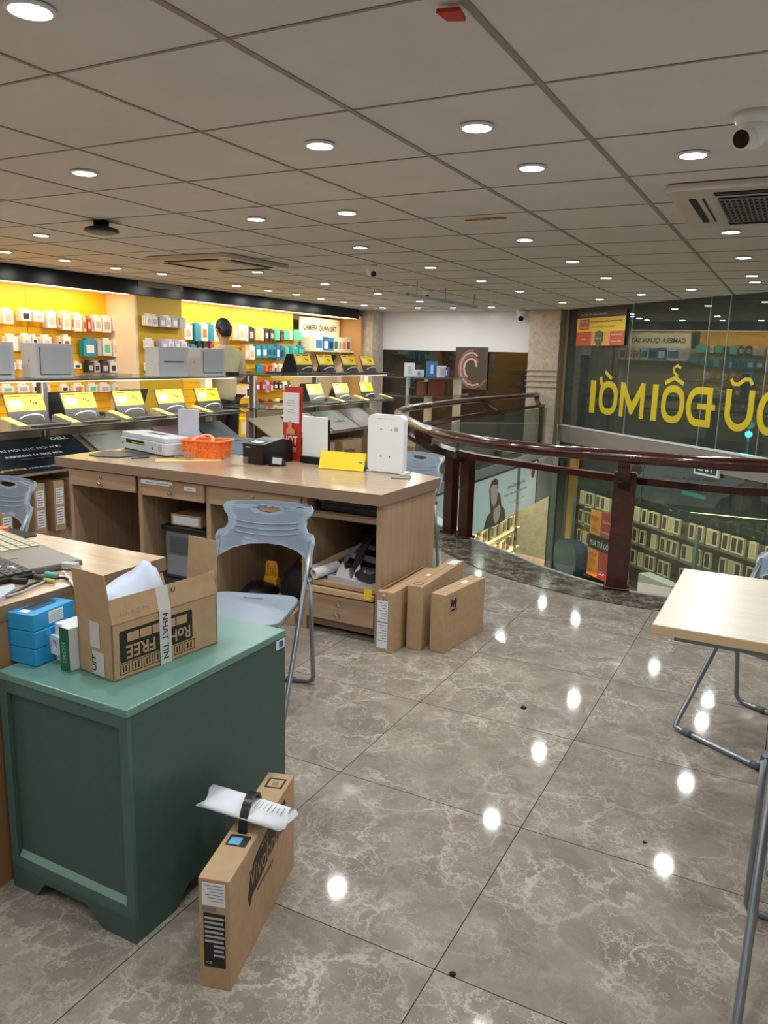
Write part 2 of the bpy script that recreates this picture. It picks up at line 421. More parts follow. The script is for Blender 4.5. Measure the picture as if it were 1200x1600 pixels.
# marble kerb round the opening
outer = [(3.19, 6.7), (2.5, 6.2), (1.6, 5.55), (.6, 5.05), (-.1, 4.9), (-.63, 4.87), (-.9, 4.87), (-1.26, 4.93), (-1.8, 5.12), (-2.45, 5.60),
         (-2.95, 6.1), (-3.4, 6.65), (-3.8, 7.3), (-4.0, 8.1), (-4.05, 9.0), (-4.05, 13.6)]
inn2 = inner+[(-3.75, 13.6)]
oc = catmull([(a, b, 0) for a, b in outer], 5); ic = catmull([(a, b, 0) for a, b in inn2], 5)
k = MB()
def ribbon(mb, A, B, z0, z1):
    a0 = [mb.v((p.x, p.y, z0)) for p in A]; a1 = [mb.v((p.x, p.y, z1)) for p in A]
    b0 = [mb.v((p.x, p.y, z0)) for p in B]; b1 = [mb.v((p.x, p.y, z1)) for p in B]
    for i in range(len(A)-1):
        mb._f([a1[i], a1[i+1], b1[i+1], b1[i]]); mb._f([a0[i], b0[i], b0[i+1], a0[i+1]])
        mb._f([a0[i], a0[i+1], a1[i+1], a1[i]]); mb._f([b0[i], b1[i], b1[i+1], b0[i+1]])
    return mb
struct(ribbon(k, oc, ic, 0, .006).done('trim_7', CURB))
# slab edge: grey upstand under the kerb
ic2 = [Vector((p.x, p.y, 0)) for p in ic]
ic3 = []
for i, p in enumerate(ic2):
    t = (ic2[min(i+1, len(ic2)-1)]-ic2[max(i-1, 0)]).normalized(); ic3.append(p+Vector((-t.y, t.x, 0))*-.02)
struct(ribbon(MB(), ic2, ic3, -.14, .012).done('trim_8', LGREY))

# ================================================================== CEILING LAMPS AND FITTINGS
lamp_px = [(500,228),(745,200),(831,263),(1083,243),(132,271),(400,343),(542,333),(563,387),(820,375),(1142,363),(64,368),(8,394),(101,407),(181,419),
 (253,428),(402,425),(673,418),(895,409),(752,439),(947,434),(1162,403),(1175,431),(1180,441),(508,444),(590,459),(656,471),(370,447),(419,454),(463,460),
 (502,467),(537,472),(569,477),(598,481),(653,481),(708,481),(768,480),(812,455),(879,473),(937,468),(1002,460),(1080,452),(47,17)]
extra = [(a*Q, b*Q) for a, b in ((-.7, 1.9), (1.3, 2.2), (1.3, 5.1), (1.3, 8.0), (-.7, .6), (-2.6, -.4), (-4.6, .2), (-4.6, 2.1), (-6.6, 2.1), (1.3, 0), (-6.6, 4.1), (3.2, 4), (3.2, 7), (-6.6, 0), (-8.6, 2), (-8.6, 4), (1.3, -2.6), (-2.6, -2.6), (-6.6, -2.6))]
lamp_mesh = None
def lamp(x, y, label, group='recessed downlights in the ceiling', rr=.075):
    t = thing('ceiling_downlight', label, 'ceiling light', (x, y, CZ-.004), 0, group)
    global lampparts
    if lamp_mesh is None:
        a = MB().lathe([(.056, 0), (.066, 0), (.066, -.005), (.056, -.009)], n=28).done('trim_ring', WHITE, t)
        b = MB().lathe([(.001, -.009), (.055, -.009), (.055, -.005), (.001, -.005)], n=28).done('diffuser', LAMPE, t)
    else:
        for s in lamp_mesh.children:
            if s.type == 'MESH':
                c = s.copy(); COL.objects.link(c); c.parent = t
    l = bpy.data.lights.new('lamp_light', 'AREA'); l.shape = 'DISK'; l.size = .10; l.energy = LAMP_W; l.color = (.965, 1, .965)
    lo = bpy.data.objects.new('lamp_light', l); COL.objects.link(lo); lo.parent = t; lo.location = (0, 0, -.013)
    return t
for i, (px, py) in enumerate(lamp_px):
    x, y = P(px, py, CZ-.01)
    big = py < 30
    t = lamp(x, y, 'round white recessed downlight glowing in the grey board ceiling' if not big else 'largest round downlight at the upper left corner of the ceiling',
             'recessed downlights in the ceiling' if not big else None)
    if lamp_mesh is None: lamp_mesh = t
for x, y in extra: lamp(x, y, 'round white recessed downlight glowing in the grey board ceiling')

# ceiling cassette near the right edge
def cassette(name, cx, cy, w, label, rot=0, grille=True):
    t = thing(name, label, 'air conditioner', (cx, cy, CZ-.006), rot)
    M = Matrix.Identity(4)
    MB().prism(rrect(w, w, .05, 5), -.035, 0).done('panel', pm('cassette_white', 'c9c3bb', .45), t)
    s = MB(); L = w*.62
    for sx, sy in ((0, 1), (0, -1), (1, 0), (-1, 0)):
        c = (sx*w*.41, sy*w*.41, -.037)
        s.box(c, (L if sy else .035, L if sx else .035, .006))
        c2 = (sx*w*.365, sy*w*.365, -.037); s.box(c2, (L if sy else .008, L if sx else .008, .006))
    s.done('air_slot', BLACKM, t)
    gr = MB().m(0).box((0, 0, -.038), (w*.6, w*.6, .006))
    gr.m(1); n = 26
    if grille:
        for k in range(n+1):
            gr.box((-w*.3+w*.6*k/n, 0, -.044), (.008, w*.6, .008))
        for k in range(9): gr.box((0, -w*.3+w*.6*k/8, -.046), (w*.6, .012, .008))
    gr.done('intake_grille', [BLACKM if grille else LGREY, MGREY], t)
    return t
c1 = P(1040, 287, CZ); 
cassette('cassette_air_conditioner', -.125, 4.87, 1.15, 'square white ceiling cassette air conditioner with dark intake grille, at the right edge')
cassette('cassette_air_conditioner', -7.0*Q, 8.5*Q, 1.0, 'flat pale ceiling cassette above the laptop shelves with thin black slots', 0, False)
# round black ceiling speaker
x, y = P(158, 345, CZ)
t = thing('ceiling_fan_speaker', 'round black ceiling fitting with grey underside, near the left edge', 'ceiling speaker', (x, y, CZ))
MB().lathe([(.055, 0), (.05, -.037), (.066, -.044)], n=24).done('neck', BLACK, t)
MB().m(0).lathe([(.066, -.04), (.11, -.052), (.121, -.074), (.11, -.078)], n=28).done('housing', BLACK, t)
MB().lathe([(.11, -.077), (.073, -.088), (.015, -.092)], n=24).done('grille', pm('speaker_mesh', '8f8578', .6, noise=.3, scale=90), t)
# dome cameras
def dome_cam(x, y, z, s, rz, label, wall=False):
    t = thing('security_camera', label, 'security camera', (x, y, z), rz)
    MB().lathe([(.06*s, 0), (.062*s, -.02*s), (.05*s, -.035*s)], n=24).done('mount', WHITE if not wall else WHITE, t)
    b = MB(); prof = [(.001, -.10*s)]+[(.048*s*math.sin(a), -.055*s-.048*s*math.cos(a)) for a in [i*PI/9 for i in range(1, 9)]]
    b.lathe(prof, n=20); b.done('housing', WHITE, t)
    e = MB(); e.tube([(0, -.02*s, -.07*s), (0, -.062*s, -.085*s)], .032*s, 18); e.done('lens_barrel', WHITE, t)
    MB().tube([(0, -.0625*s, -.0852*s), (0, -.065*s, -.086*s)], .027*s, 18).done('lens', BLACKG, t)
    return t
x, y = P(580, 414, CZ); dome_cam(x, y, CZ, 1.05, .9, 'small white dome security camera with black lens in the middle of the ceiling')
x, y = P(668, 453, CZ); dome_cam(x, y, CZ, 1.1, .4, 'white dome security camera partly behind the hanging bar')
dome_cam(-.33*Q, 4.42*Q, CZ, 1.15, -.5, 'large white swivel dome camera at the upper right edge above the railing')
dome_cam(-4.5, 13.75, CZ-.005, 1.8, .2, 'white security camera in the corner above the white wall panel')
# hanging bar
t = thing('hanging_ceiling_bar', 'thin grey bar hung on three rods below the ceiling', 'hanging bar', (-5.6*Q, 12.85*Q, zq(2.48)))
MB().box((0, 0, 0), (.037, 2.2, .033)).done('bar', MGREY, t)
for yy in (-.85, 0, 1.0): MB().tube([(0, yy, .015), (0, yy, .16)], .005, 6).done('rod', MGREY, t)
# red tag on the T bar at the top
o = MB().prism([(-.05, 0), (.05, 0), (.045, .07), (-.03, .06)], -.02, 0, frame((0, 0, 0), (1, .2, 0), (.1, 1, -.25))).done('red_tag', RED)
o.location = (-1.213*Q, 2.71*Q, CZ-.012); o.scale = (.6, .6, .6); tag(o, 'small red plastic tag on the ceiling bar at the very top', 'tag')
# sagging board with exposed yellow filling
x0, y0 = P(725, 342, CZ)
o = MB().prism([(0, 0), (.15, .012), (.23, .02), (.4, .006), (.32, -.012), (.18, -.016)], -.012, 0).done('exposed_insulation', pm('yellow_foam', 'b08a35', .9, noise=.5, scale=40))
o.location = (x0, y0+.015, CZ-.004); o.scale = (.7, .7, .7); tag(o, 'strip of yellowish filling showing at a sagging ceiling board', 'insulation')

# ================================================================== RAILING
rail = thing('curved_railing', 'curved dark mahogany railing with glass panels round the floor opening', 'railing', (0, 0, 0))
hz = .915
hp = [(3.1, 6.95), (2.4, 6.45), (1.5, 5.8), (.6, 5.33), (-.11, 5.16), (-.46, 5.09), (-.92, 5.07), (-1.34, 5.09), (-1.84, 5.23), (-2.37, 5.56), (-2.74, 5.95), (-3.2, 6.6), (-3.6, 7.2), (-3.85, 7.7), (-4.02, 8.25),
      (-4.10, 8.9), (-4.16, 10.0), (-4.15, 11.8), (-4.05, 13.5)]
hp3 = catmull([(a, b, hz) for a, b in hp], 7)
MB().tube(hp3, .042, 14, sx=1.15).done('handrail', MAH, rail)
lp = [(3.15, 7.1), (2.45, 6.6), (1.55, 5.95), (.6, 5.45), (-.1, 5.32), (-.46, 5.27), (-1.04, 5.36), (-1.6, 5.56), (-2.17, 5.80), (-2.59, 6.12), (-3.05, 6.55), (-3.4, 7.05), (-3.68, 7.7), (-3.86, 8.5),
      (-3.93, 9.4), (-3.96, 11.4), (-3.93, 13.5)]
lp3 = catmull([(a, b, .735) for a, b in lp], 7)
MB().tube(lp3, .03, flat=(.06, .045)).done('lower_rail', MAH, rail)
posts = [((-.935, 5.215), .14, .09, .12, .8), ((-2.38, 6.07), .10, .085, -.35, .74), ((-2.56, 6.16), .10, .085, -.35, .74), ((-3.95, 11.3), .14, .08, -1.57, .73), ((-3.93, 13.45), .09, .08, -1.57, .72),
         ((.75, 5.5), .14, .09, .5, .74), ((2.4, 6.57), .14, .09, .6, .74), ((-3.6, 7.55), .08, .06, -1.1, .74), ((-3.9, 9.6), .08, .07, -1.5, .73)]
for (x, y), a, b, r, h in posts:
    if (x, y) in ((-3.6, 7.55), (-3.9, 9.6)): continue
    mb = MB().box((x, y, h/2), (a, b, h), r, .006).m(1).box((x, y, .012), (a+.03, b+.03, .024), r, .004)
    mb.done('post', [MAH, MAHD], rail)
    # scroll bracket from the post head to the handrail
    q = min(hp3, key=lambda v: (v.x-x)**2+(v.y-y)**2)
    d = Vector((q.x-x, q.y-y, 0)); L = d.length; 
    c = [Vector((x, y, .60)), Vector((x, y, .66))+d*.02, Vector((x, y, .72))+d*.30, Vector((x, y, .77))+d*.75, Vector((x, y, .83))+d*1.02, Vector((q.x, q.y, .90))]
    MB().tube(catmull(c, 5), .03, flat=(.05, .075)).done('bracket', MAHD, rail)
for (x, y) in ((-3.55, 7.35), (-2.95, 6.42)):
    q = min(hp3, key=lambda v: (v.x-x)**2+(v.y-y)**2); d = Vector((q.x-x, q.y-y, 0))
    c = [Vector((x, y, .73)), Vector((x, y, .78))+d*.1, Vector((x, y, .82))+d*.5, Vector((q.x, q.y, .90))]
    MB().tube(catmull(c, 5), .03, flat=(.05, .08)).done('bracket', MAHD, rail)
# glass below the lower rail, between the posts
gp = []
for i, p in enumerate(lp3):
    t = (lp3[min(i+1, len(lp3)-1)]-lp3[max(i-1, 0)]).normalized(); gp.append(Vector((p.x, p.y, 0))-Vector((-t.y, t.x, 0))*(.20 if -3.2 < p.x < -1.9 and p.y < 7 else .07))
cuts = sorted(set([0, len(gp)-1]+[min(range(len(gp)), key=lambda i: (gp[i].x-x)**2+(gp[i].y-y)**2) for (x, y), *_ in posts]))
for a, b in zip(cuts[:-1], cuts[1:]):
    if b-a < 2: continue
    seg = gp[a:b+1]; seg2 = []
    for i, p in enumerate(seg):
        t = (seg[min(i+1, len(seg)-1)]-seg[max(i-1, 0)]).normalized(); seg2.append(p+Vector((-t.y, t.x, 0))*.01)
    ribbon(MB(), seg, seg2, .03, .70).done('glass_panel', RGL, rail)

# ------------------------------------------------------------------ banner on the far slab edge
t = thing('brightened_banner', 'long white banner on the slab edge with a man in dark clothes and black writing', 'banner', (-3.72, 0, 0))
y0, y1 = 8.2, 12.66
MB().box2((-.03, y0, -.86), (0, y1, -.13)).m(1).box2((-.03, y0, -.135), (.012, y1, -.115)).box2((-.03, y1-.02, -.86), (.012, y1, -.13)).done('panel', [pm('banner_fabric_glow', 'd6dbe3', .5, emit=.35), DGREY], t)  # faint glow put into the fabric to brighten the dim banner
B = frame((.004, 0, 0), (0, 1, 0), (0, 0, 1))
def byz(px, py): return OX(px, py, -3.72)
pj = [byz(*q) for q in [(755, 828), (760, 808), (766, 800), (765, 790), (764, 765), (768, 752), (773, 747), (778, 750), (777, 768), (781, 772), (783, 790), (788, 796), (789, 812), (772, 822)]]
MB().prism(pj, 0, .003, B).done('portrait_clothes', pm('print_dark_cloth_glow', '4a4648', .5, emit=.3), t)  # printed clothes get the same added glow
face = [byz(*q) for q in [(766, 770), (766, 762), (770, 757), (776, 758), (777, 770), (775, 784), (771, 792), (767, 786)]]
MB().prism(face, .003, .005, B).done('portrait_face', pm('print_skin_glow', 'c4a598', .5, emit=.35), t)  # skin print glows a little as well, for brightness
hand = [byz(*q) for q in [(770, 802), (772, 795), (780, 788), (781, 798), (778, 813), (773, 818), (770, 810)]]
MB().prism(hand, .003, .006, B).done('portrait_hand', MATS['print_skin_glow'], t)
def btext(s, px0, py0, px1, hgt, mat):
    a = byz(px0, py0); b = byz(px1, py0-10)
    text(s, frame((.006, a[0], a[1]), (0, 1, 0), (0, 0, 1)), b[0]-a[0], hgt, mat, t)
btext('Giảm 500K ở Lite Plus', 792, 765, 820, .06, INK); btext('Tham khảo thêm phụ kiện', 787, 779, 822, .055, INK); btext('áp dụng đến 30/06', 790, 790, 818, .03, INKL)
a = byz(833, 738); MB().lathe([(.001, 0), (.09, 0), (.09, .006), (.001, .006)], (0.002, a[0]-.02, a[1]), axis='X').done('logo', pm('logo_pink', 'c4506a', .5), t)
struct(MB().box2((-3.75, 12.68, -.86), (-3.715, 13.6, -.13)).done('trim_9', WHITEP))

# ================================================================== GROUND FLOOR DISPLAY (through the opening)
def area(name, loc, size, energy, col, rot=(0, 0, 0), parent=None, sy=None):
    l = bpy.data.lights.new(name, 'AREA'); l.energy = energy; l.color = col; l.size = size
    if sy: l.shape = 'RECTANGLE'; l.size_y = sy
    o = bpy.data.objects.new(name, l); COL.objects.link(o); o.location = loc; o.rotation_euler = rot
    if parent: o.parent = parent
    return o
for x, y in ((-5.6, 9.5), (-5.6, 12), (-4.3, 13.0), (2.2, 3.2), (-1, 3.2)):
    t = thing('lower_ceiling_lamp', 'warm lamp under the slab of the ground floor', 'ceiling light', (x, y, -.13), 0, 'lamps of the ground floor')
    MB().box((0, 0, -.01), (.5, .12, .02)).done('diffuser', WARME, t)
    area('lamp_light', (0, 0, -.03), .5, LOWER_W*.5, (1, .85, .6), (0, 0, 0), t)
disp = thing('phone_case_display', 'yellow lit wall display of phone cases on the ground floor, under the banner', 'display shelf', (-4.22, 0, 0))
MB().box2((-.08, 9.6, -2.9), (0, 12.75, -.95)).done('back_panel', WARMW, disp)
for z in (-1.32, -1.66, -2.0): MB().box2((0, 9.6, z-.015), (.24, 12.75, z)).done('shelf', WARMW, disp)
MB().box2((0, 9.6, -1.0), (.27, 12.75, -.88)).done('header', pm('brass_header', '9a7b3c', .4), disp)
for z in (-1.02, -1.345, -1.685): area('shelf_light', (.2, 11.2, z), .04, 12, (1, .82, .45), (0, -.5, 0), disp, 3.4)
case_kind = []
for c in ('e9e2cf', 'd8cdb5', '3b3430'):
    mb = MB().box((0, 0, .11), (.02, .10, .20), 0, .004).m(1).box((.0115, 0, .11), (.002, .065, .15)).m(0)
    case_kind.append(mb.done('phone_case', [pm('case_'+c, c, .5), pm('case_print_'+c, '6f675c' if c != '3b3430' else 'a59a88', .4)]))
first = {0: 1, 1: 1, 2: 1}
rows = []
for r, z in enumerate((-1.32, -1.66, -2.0)):
    for k in range(20):
        yy = 9.72+k*.155
        q = (k*7+r*3) % 3; src = case_kind[q]
        o = src if first[q] else src.copy()
        if not first[q]: COL.objects.link(o)
        first[q] = 0
        o.location = (-4.08+.02*(k % 2), yy, z); tag(o, 'packed phone case standing on the warm lit ground floor shelves below the banner', 'phone case', 'phone cases under the banner')
# glass shelves with boxed phone cases by the facade
shelfu = thing('window_display_shelf', 'long shop window shelf unit of boxed phone cases on the ground floor', 'display shelf')
for z in (-1.62, -2.05, -2.5, -3.0): MB().box((0, 0, 0), (7.2, .02, .34), M=M0(2.4, .32, z)).done('shelf', SHG, shelfu)
MB().box((0, 0, 0), (7.2, 1.1, .3), M=M0(2.4, .32, -3.85)).done('base', BLACK, shelfu)
for s in (-1.1, .9, 2.9, 4.9): MB().box((0, 0, 0), (.05, 1.7, .05), M=M0(s, .5, -2.3)).done('upright', pm('teal_grey_upright', '5d7a78', .4), shelfu)
bk = MB().box((0, 0, 0), (7.2, 1.7, .01), M=M0(2.4, .14, -2.25)).done('back_panel', pm('tan_back', '7c6a4c', .6), shelfu)
area('shelf_light', (*facpt(2.4, .95), zq(-.85)), 5.0, 22, (1, .86, .62), (0, 0, math.atan2(FE[1], FE[0])), shelfu, .12)
def casebox(dark):
    mb = MB().box((0, .14, 0), (.15, .28, .05)).m(1).box((0, .14, .0255), (.105, .23, .002))
    return mb.done('boxed_phone_case', [pm('box_cream', 'd9c7a0', .5), pm('box_window_%d' % dark, '3a3230' if dark else 'b7a78c', .3)])
cb = [casebox(1), casebox(0)]; used = [0, 0]
for r, z in enumerate((-1.61, -2.04, -2.49)):
    for k in range(31):
        if (k*5+r*7) % 9 == 4: continue
        q = 1 if (k*3+r) % 5 == 0 else 0
        o = cb[q] if not used[q] else cb[q].copy()
        if used[q]: COL.objects.link(o)
        used[q] = 1
        o.matrix_world = M0(-.98+k*.2+.04*math.sin(k*2.3), .36, z)
        tag(o, 'cream boxed phone case with a window on the ground floor shop window shelves', 'phone case', 'boxed phone cases in the shop window')
# counter front on the ground floor
o = MB().box((0, 0, 0), (.9, .55, .25), M=M0(FAC(1030, 915, .9)[0], .9, FAC(1030, 915, .9)[1]-.15)).done('white_display_table', WHITEP)
tag(o, 'white low display table on the ground floor before the shop window', 'table')
o = MB(); o.prism(rrect(.9, .75, .3), -.15, .15, M0(FAC(895, 872, .9)[0]-.1, .9, FAC(895, 872, .9)[1])); o = o.done('blue_vehicle_shape', pm('blue_cover', '2f4a66', .4))
tag(o, 'dark blue covered shape low beside the orange poster on the ground floor', 'cover')
# poster ĐIỂM BÁN
pst = thing('orange_red_poster', 'orange and red poster reading ĐIỂM BÁN, seen low behind the railing glass', 'poster')
pm0 = M0(-.95, .62, -3.02)
a0 = FAC(928, 797); 
mb = MB().m(0).box((.31, .7, 0), (.62, 1.4, .02)).m(1).box((.98, .7, 0), (.72, 1.4, .02)).m(2).box((.67, .74, .012), (1.34, .30, .012))
M1 = M0(FAC(921, 840, .8)[0], .8, -2.93) @ Matrix.Diagonal((.62, 1, 1, 1)); mbT = mb
for v_ in mb.bm.verts: v_.co = M1 @ v_.co
mb.done('sheet', [pm('poster_orange', 'e89a32', .5), pm('poster_red', 'b0282c', .5), BLACKM], pst)
def ptxt(s, x, y, w_, h_, m_): text(s, M1 @ Matrix.Translation((x, y, .022)), w_, h_, m_, pst)
ptxt('ĐIỂM', .08, 1.17, .44, .17, RED); ptxt('BÁN', .12, .95, .34, .16, RED); ptxt('MUA TRẢ GÓP', .1, .66, 1.15, .16, PAPER)
ptxt('ĐIỂM', .08, .42, .44, .13, RED); ptxt('THU', .14, .25, .34, .12, RED); ptxt('TIỀN', .1, .06, .42, .12, RED)
ptxt('TRẢ GÓP 0%', .72, 1.2, .5, .06, PAPER); ptxt('NHANH', .72, .98, .4, .05, PAPER); ptxt('GÓP', .72, .1, .34, .1, PAPER)
# EXIT sign
s0 = FAC(1088, 722); s1 = FAC(1132, 735)
ex = thing('exit_sign', 'green and white EXIT sign below the handrail at the right', 'exit sign')
E0 = M0((s0[0]+s1[0])/2, .06, -.33)
MB().box((0, 0, 0), (.62, .30, .05), M=E0).done('frame', WHITEP, ex)
mb = MB(); q = E0 @ Matrix.Translation((0, 0, .027)); mb.box((0, 0, 0), (.54, .22, .004), M=q); mb.done('face', pm('exit_green', '1d4a3a', .4), ex)
text('EXIT', E0 @ Matrix.Translation((-.2, -.07, .031)), .4, .14, PAPER, ex, bold=.02)

# ------------------------------------------------------------------ lettering and poster on the facade glass
def stroke_letters():
    yl = pm('yellow_vinyl', 'cdb81c', .5)
    def W(px, py): return FAC(px, py)
    def place(kind, s0, s1, z0, z1, lab):
        wv = s1-s0; hv = z1-z0; T = .30*min(wv, hv*.6) if kind != 'I' else wv
        mb = MB(); M = M0(s0, .009, z0); d = .003
        T = min(T, .17)
        def el(cx, cy, rx, ry, n=32): return [(cx+rx*math.cos(2*PI*i/n), cy+ry*math.sin(2*PI*i/n)) for i in range(n)]
        if kind == 'I': wv *= .68; mb.prism([(0, 0), (wv, 0), (wv, hv), (0, hv)], 0, d, M)
        if kind in 'OƠÔ':
            def so(rx, ry, n=36): return [(wv/2+rx*math.copysign(abs(math.cos(2*PI*i/n))**.8, math.cos(2*PI*i/n)), hv/2+ry*math.copysign(abs(math.sin(2*PI*i/n))**.8, math.sin(2*PI*i/n))) for i in range(n)]
            mb.prism(so(wv/2, hv/2), 0, d, M, holes=[so(wv/2-T, hv/2-T)[::-1]])
        if kind == 'Ơ': mb.prism([(-.02, hv*1.12), (.07, hv*1.12), (.09, hv*.98), (.16, hv*.93), (.10, hv*.82), (.0, hv*.9)], 0, d, M)
        if kind == 'M':
            mb.prism([(0, 0), (T, 0), (T, hv), (0, hv)], 0, d, M); mb.prism([(wv-T, 0), (wv, 0), (wv, hv), (wv-T, hv)], 0, d, M)
            mb.prism([(T, hv), (T, hv*.62), (wv/2-T*.3, 0.1*hv), (wv/2+T*.3, .1*hv), (wv-T, hv*.62), (wv-T, hv), (wv/2, hv*.42)], 0, d, M)
        if kind == 'Đ':   # mirrored D: stem on the right
            o_ = [(wv, 0), (wv, hv), (wv*.45, hv)]+[(wv*.45-wv*.45*math.sin(a), hv/2+hv/2*math.cos(a)) for a in [PI*i/16 for i in range(1, 16)]]+[(wv*.45, 0)]
            i_ = [(wv-T, T), (wv*.45, T)]+[(wv*.45-(wv*.45-T)*math.sin(a), hv/2-(hv/2-T)*math.cos(a)) for a in [PI*i/16 for i in range(1, 16)]]+[(wv*.45, hv-T), (wv-T, hv-T)]
            mb.prism(o_, 0, d, M, holes=[i_]); mb.prism([(wv*.45, hv*.44), (wv+.09, hv*.44), (wv+.09, hv*.58), (wv*.45, hv*.58)], -.002, d-.002, M)
        if kind == 'U':
            o_ = [(0, hv)]+[(wv/2-wv/2*math.cos(a), wv/2-wv/2*math.sin(a)) for a in [PI*i/16 for i in range(17)]]+[(wv, hv), (wv-T, hv)]+[(wv/2+(wv/2-T)*math.cos(a), wv/2-(wv/2-T)*math.sin(a)) for a in [PI*i/16 for i in range(17)]]+[(T, hv)]
            mb.prism(o_, 0, d, M)
        if kind == 'C':
            a0 = .22*PI
            pts = [(wv/2-wv/2*math.cos(a), hv/2+hv/2*math.sin(a)) for a in np.linspace(-PI+a0, PI-a0, 30)]+[(wv/2-(wv/2-T)*math.cos(a), hv/2+(hv/2-T)*math.sin(a)) for a in np.linspace(PI-a0, -PI+a0, 30)]
            mb.prism(pts, 0, d, M)
        if kind == 'H': mb.prism([(0, 0), (T, 0), (T, hv), (0, hv)], 0, d, M); mb.prism([(wv-T, 0), (wv, 0), (wv, hv), (wv-T, hv)], 0, d, M); mb.prism([(T, hv*.4), (wv-T, hv*.4), (wv-T, hv*.6), (T, hv*.6)], 0, d, M)
        if kind == 'T': mb.prism([(0, hv-T), (wv, hv-T), (wv, hv), (0, hv)], 0, d, M); mb.prism([(wv/2-T/2, 0), (wv/2+T/2, 0), (wv/2+T/2, hv-T), (wv/2-T/2, hv-T)], 0, d, M)
        def mark(pts, wd): # ribbon mark
            v = [Vector((a, b, 0)) for a, b in pts]; L_, R_ = [], []
            for i, p in enumerate(v):
                tt = (v[min(i+1, len(v)-1)]-v[max(i-1, 0)]).normalized(); nn = Vector((-tt.y, tt.x, 0))*wd/2; L_.append(p+nn); R_.append(p-nn)
            mb.prism([(p.x, p.y) for p in L_]+[(p.x, p.y) for p in R_[::-1]], 0, d, M)
        if lab == 'grave': mark([(wv*.25, hv*1.28), (wv*.62, hv*1.08)], .075)
        if lab == 'hat': mark([(wv*.1, hv*1.05), (wv*.5, hv*1.2), (wv*.9, hv*1.05)], .08); mark([(wv*.62, hv*1.24), (wv*.45, hv*1.34), (wv*.4, hv*1.44), (wv*.55, hv*1.52), (wv*.72, hv*1.46)], .05)
        if lab == 'tilde': mark([(wv*.12, hv*1.24), (wv*.22, hv*1.12), (wv*.4, hv*1.12), (wv*.6, hv*1.24), (wv*.78, hv*1.24), (wv*.88, hv*1.12)], .07)
        return mb.done('vinyl_letter', yl)
    z0, z1 = .38, 1.1
    L = [('I', 921, 933, 'second letter I', ''), ('Ơ', 935, 964, 'letter Ơ with its horn and accent', 'grave'), ('M', 968, 1006, 'letter M', ''), ('I', 1018, 1031, 'letter I beside the mirrored Ổ', ''),
         ('O', 1033, 1069, 'letter Ổ with hat and hook', 'hat'), ('Đ', 1072, 1112, 'letter Đ with its crossbar', ''), ('U', 1133, 1178, 'letter Ũ with tilde', 'tilde'), ('C', 1184, 1222, 'letter C cut by the right edge', '')]
    word = thing('window_lettering', 'big yellow mirrored lettering THU CŨ ĐỔI MỚI on the dark glass facade', 'lettering')
    for kind, pa, pb, nm, mk in L:
        sa, sb_ = FAC(pa, 640)[0], FAC(pb, 640)[0]
        o_ = place(kind, sa, sb_, z0, z1, mk); o_.parent = word
        bp = None
    s = FAC(1222, 640)[0]+.5
    for kind in ('U', 'H', 'T'):
        o_ = place(kind, s, s+.5, z0, z1, ''); o_.parent = word; s += .62
    return word
stroke_letters()
pa = FAC(903, 543); pb = FAC(978, 543)
wp = thing('insurance_poster', 'yellow, red and orange landscape poster with a shield at the top of the facade', 'poster')
W_, H_ = pb[0]-pa[0], .76
Mp = M0(pa[0], .05, 1.86)
def pbox(mb, x0, y0, x1, y1, z=.0, t_=.01):
    return mb.box((0, 0, 0), ((x1-x0)*W_, (y1-y0)*H_, t_), M=Mp @ Matrix.Translation(((x0+x1)/2*W_, (y0+y1)/2*H_, z)))
mb = MB(); pbox(mb, 0, 0, 1, .99); mb.m(1); pbox(mb, 0, .4, 1, .8, .008); mb.m(2); pbox(mb, 0, 0, .33, .4, .008); pbox(mb, .06, .46, .27, .76, .012); pbox(mb, .72, .0, 1, .4, .008)
mb.done('sheet', [pm('poster_brown', '4a2f22', .4), pm('poster_yellow', 'e8c22a', .4), pm('poster_rust', 'c25228', .4)], wp)
mb = MB(); pbox(mb, .33, 0, .72, .4, .008); mb.done('middle_field', pm('poster_peach', 'd99a52', .4), wp)
mb = MB(); mb.prism([(-.15, .13), (0, .18), (.15, .13), (.15, -.05), (0, -.2), (-.15, -.05)], 0, .01, Mp @ Matrix.Translation((.5*W_, .2*H_, .016))); mb.done('shield', pm('shield_green', '4d5a3c', .4), wp)
def wtx(s, x, y, w_, h_, m_): text(s, Mp @ Matrix.Translation((x*W_, y*H_, .03)), w_*W_, h_*H_, m_, wp)
wtx('MUA KÈM | MÁY NGỌC, BẢO HÀNH', .1, .86, .55, .07, PAPER); wtx('DỊCH VỤ', .09, .64, .15, .07, PAPER); wtx('BẢO HIỂM', .09, .51, .15, .08, PAPER)
wtx('ĐỔI CŨ ĐIỆN THOẠI, LAPTOP, MÁY TÍNH BẢNG', .31, .65, .64, .08, INK); wtx('Ô TÔ, XE MÁY, SỨC KHỎE, TAI NẠN', .31, .5, .5, .07, INK)
wtx('MIỄN PHÍ', .76, .28, .2, .06, PAPER); wtx('HOÀN TIỀN', .76, .1, .2, .06, PAPER); wtx('ƯU ĐÃI', .12, .16, .1, .06, PAPER); wtx('BẢO VỆ', .44, .18, .12, .06, PAPER)

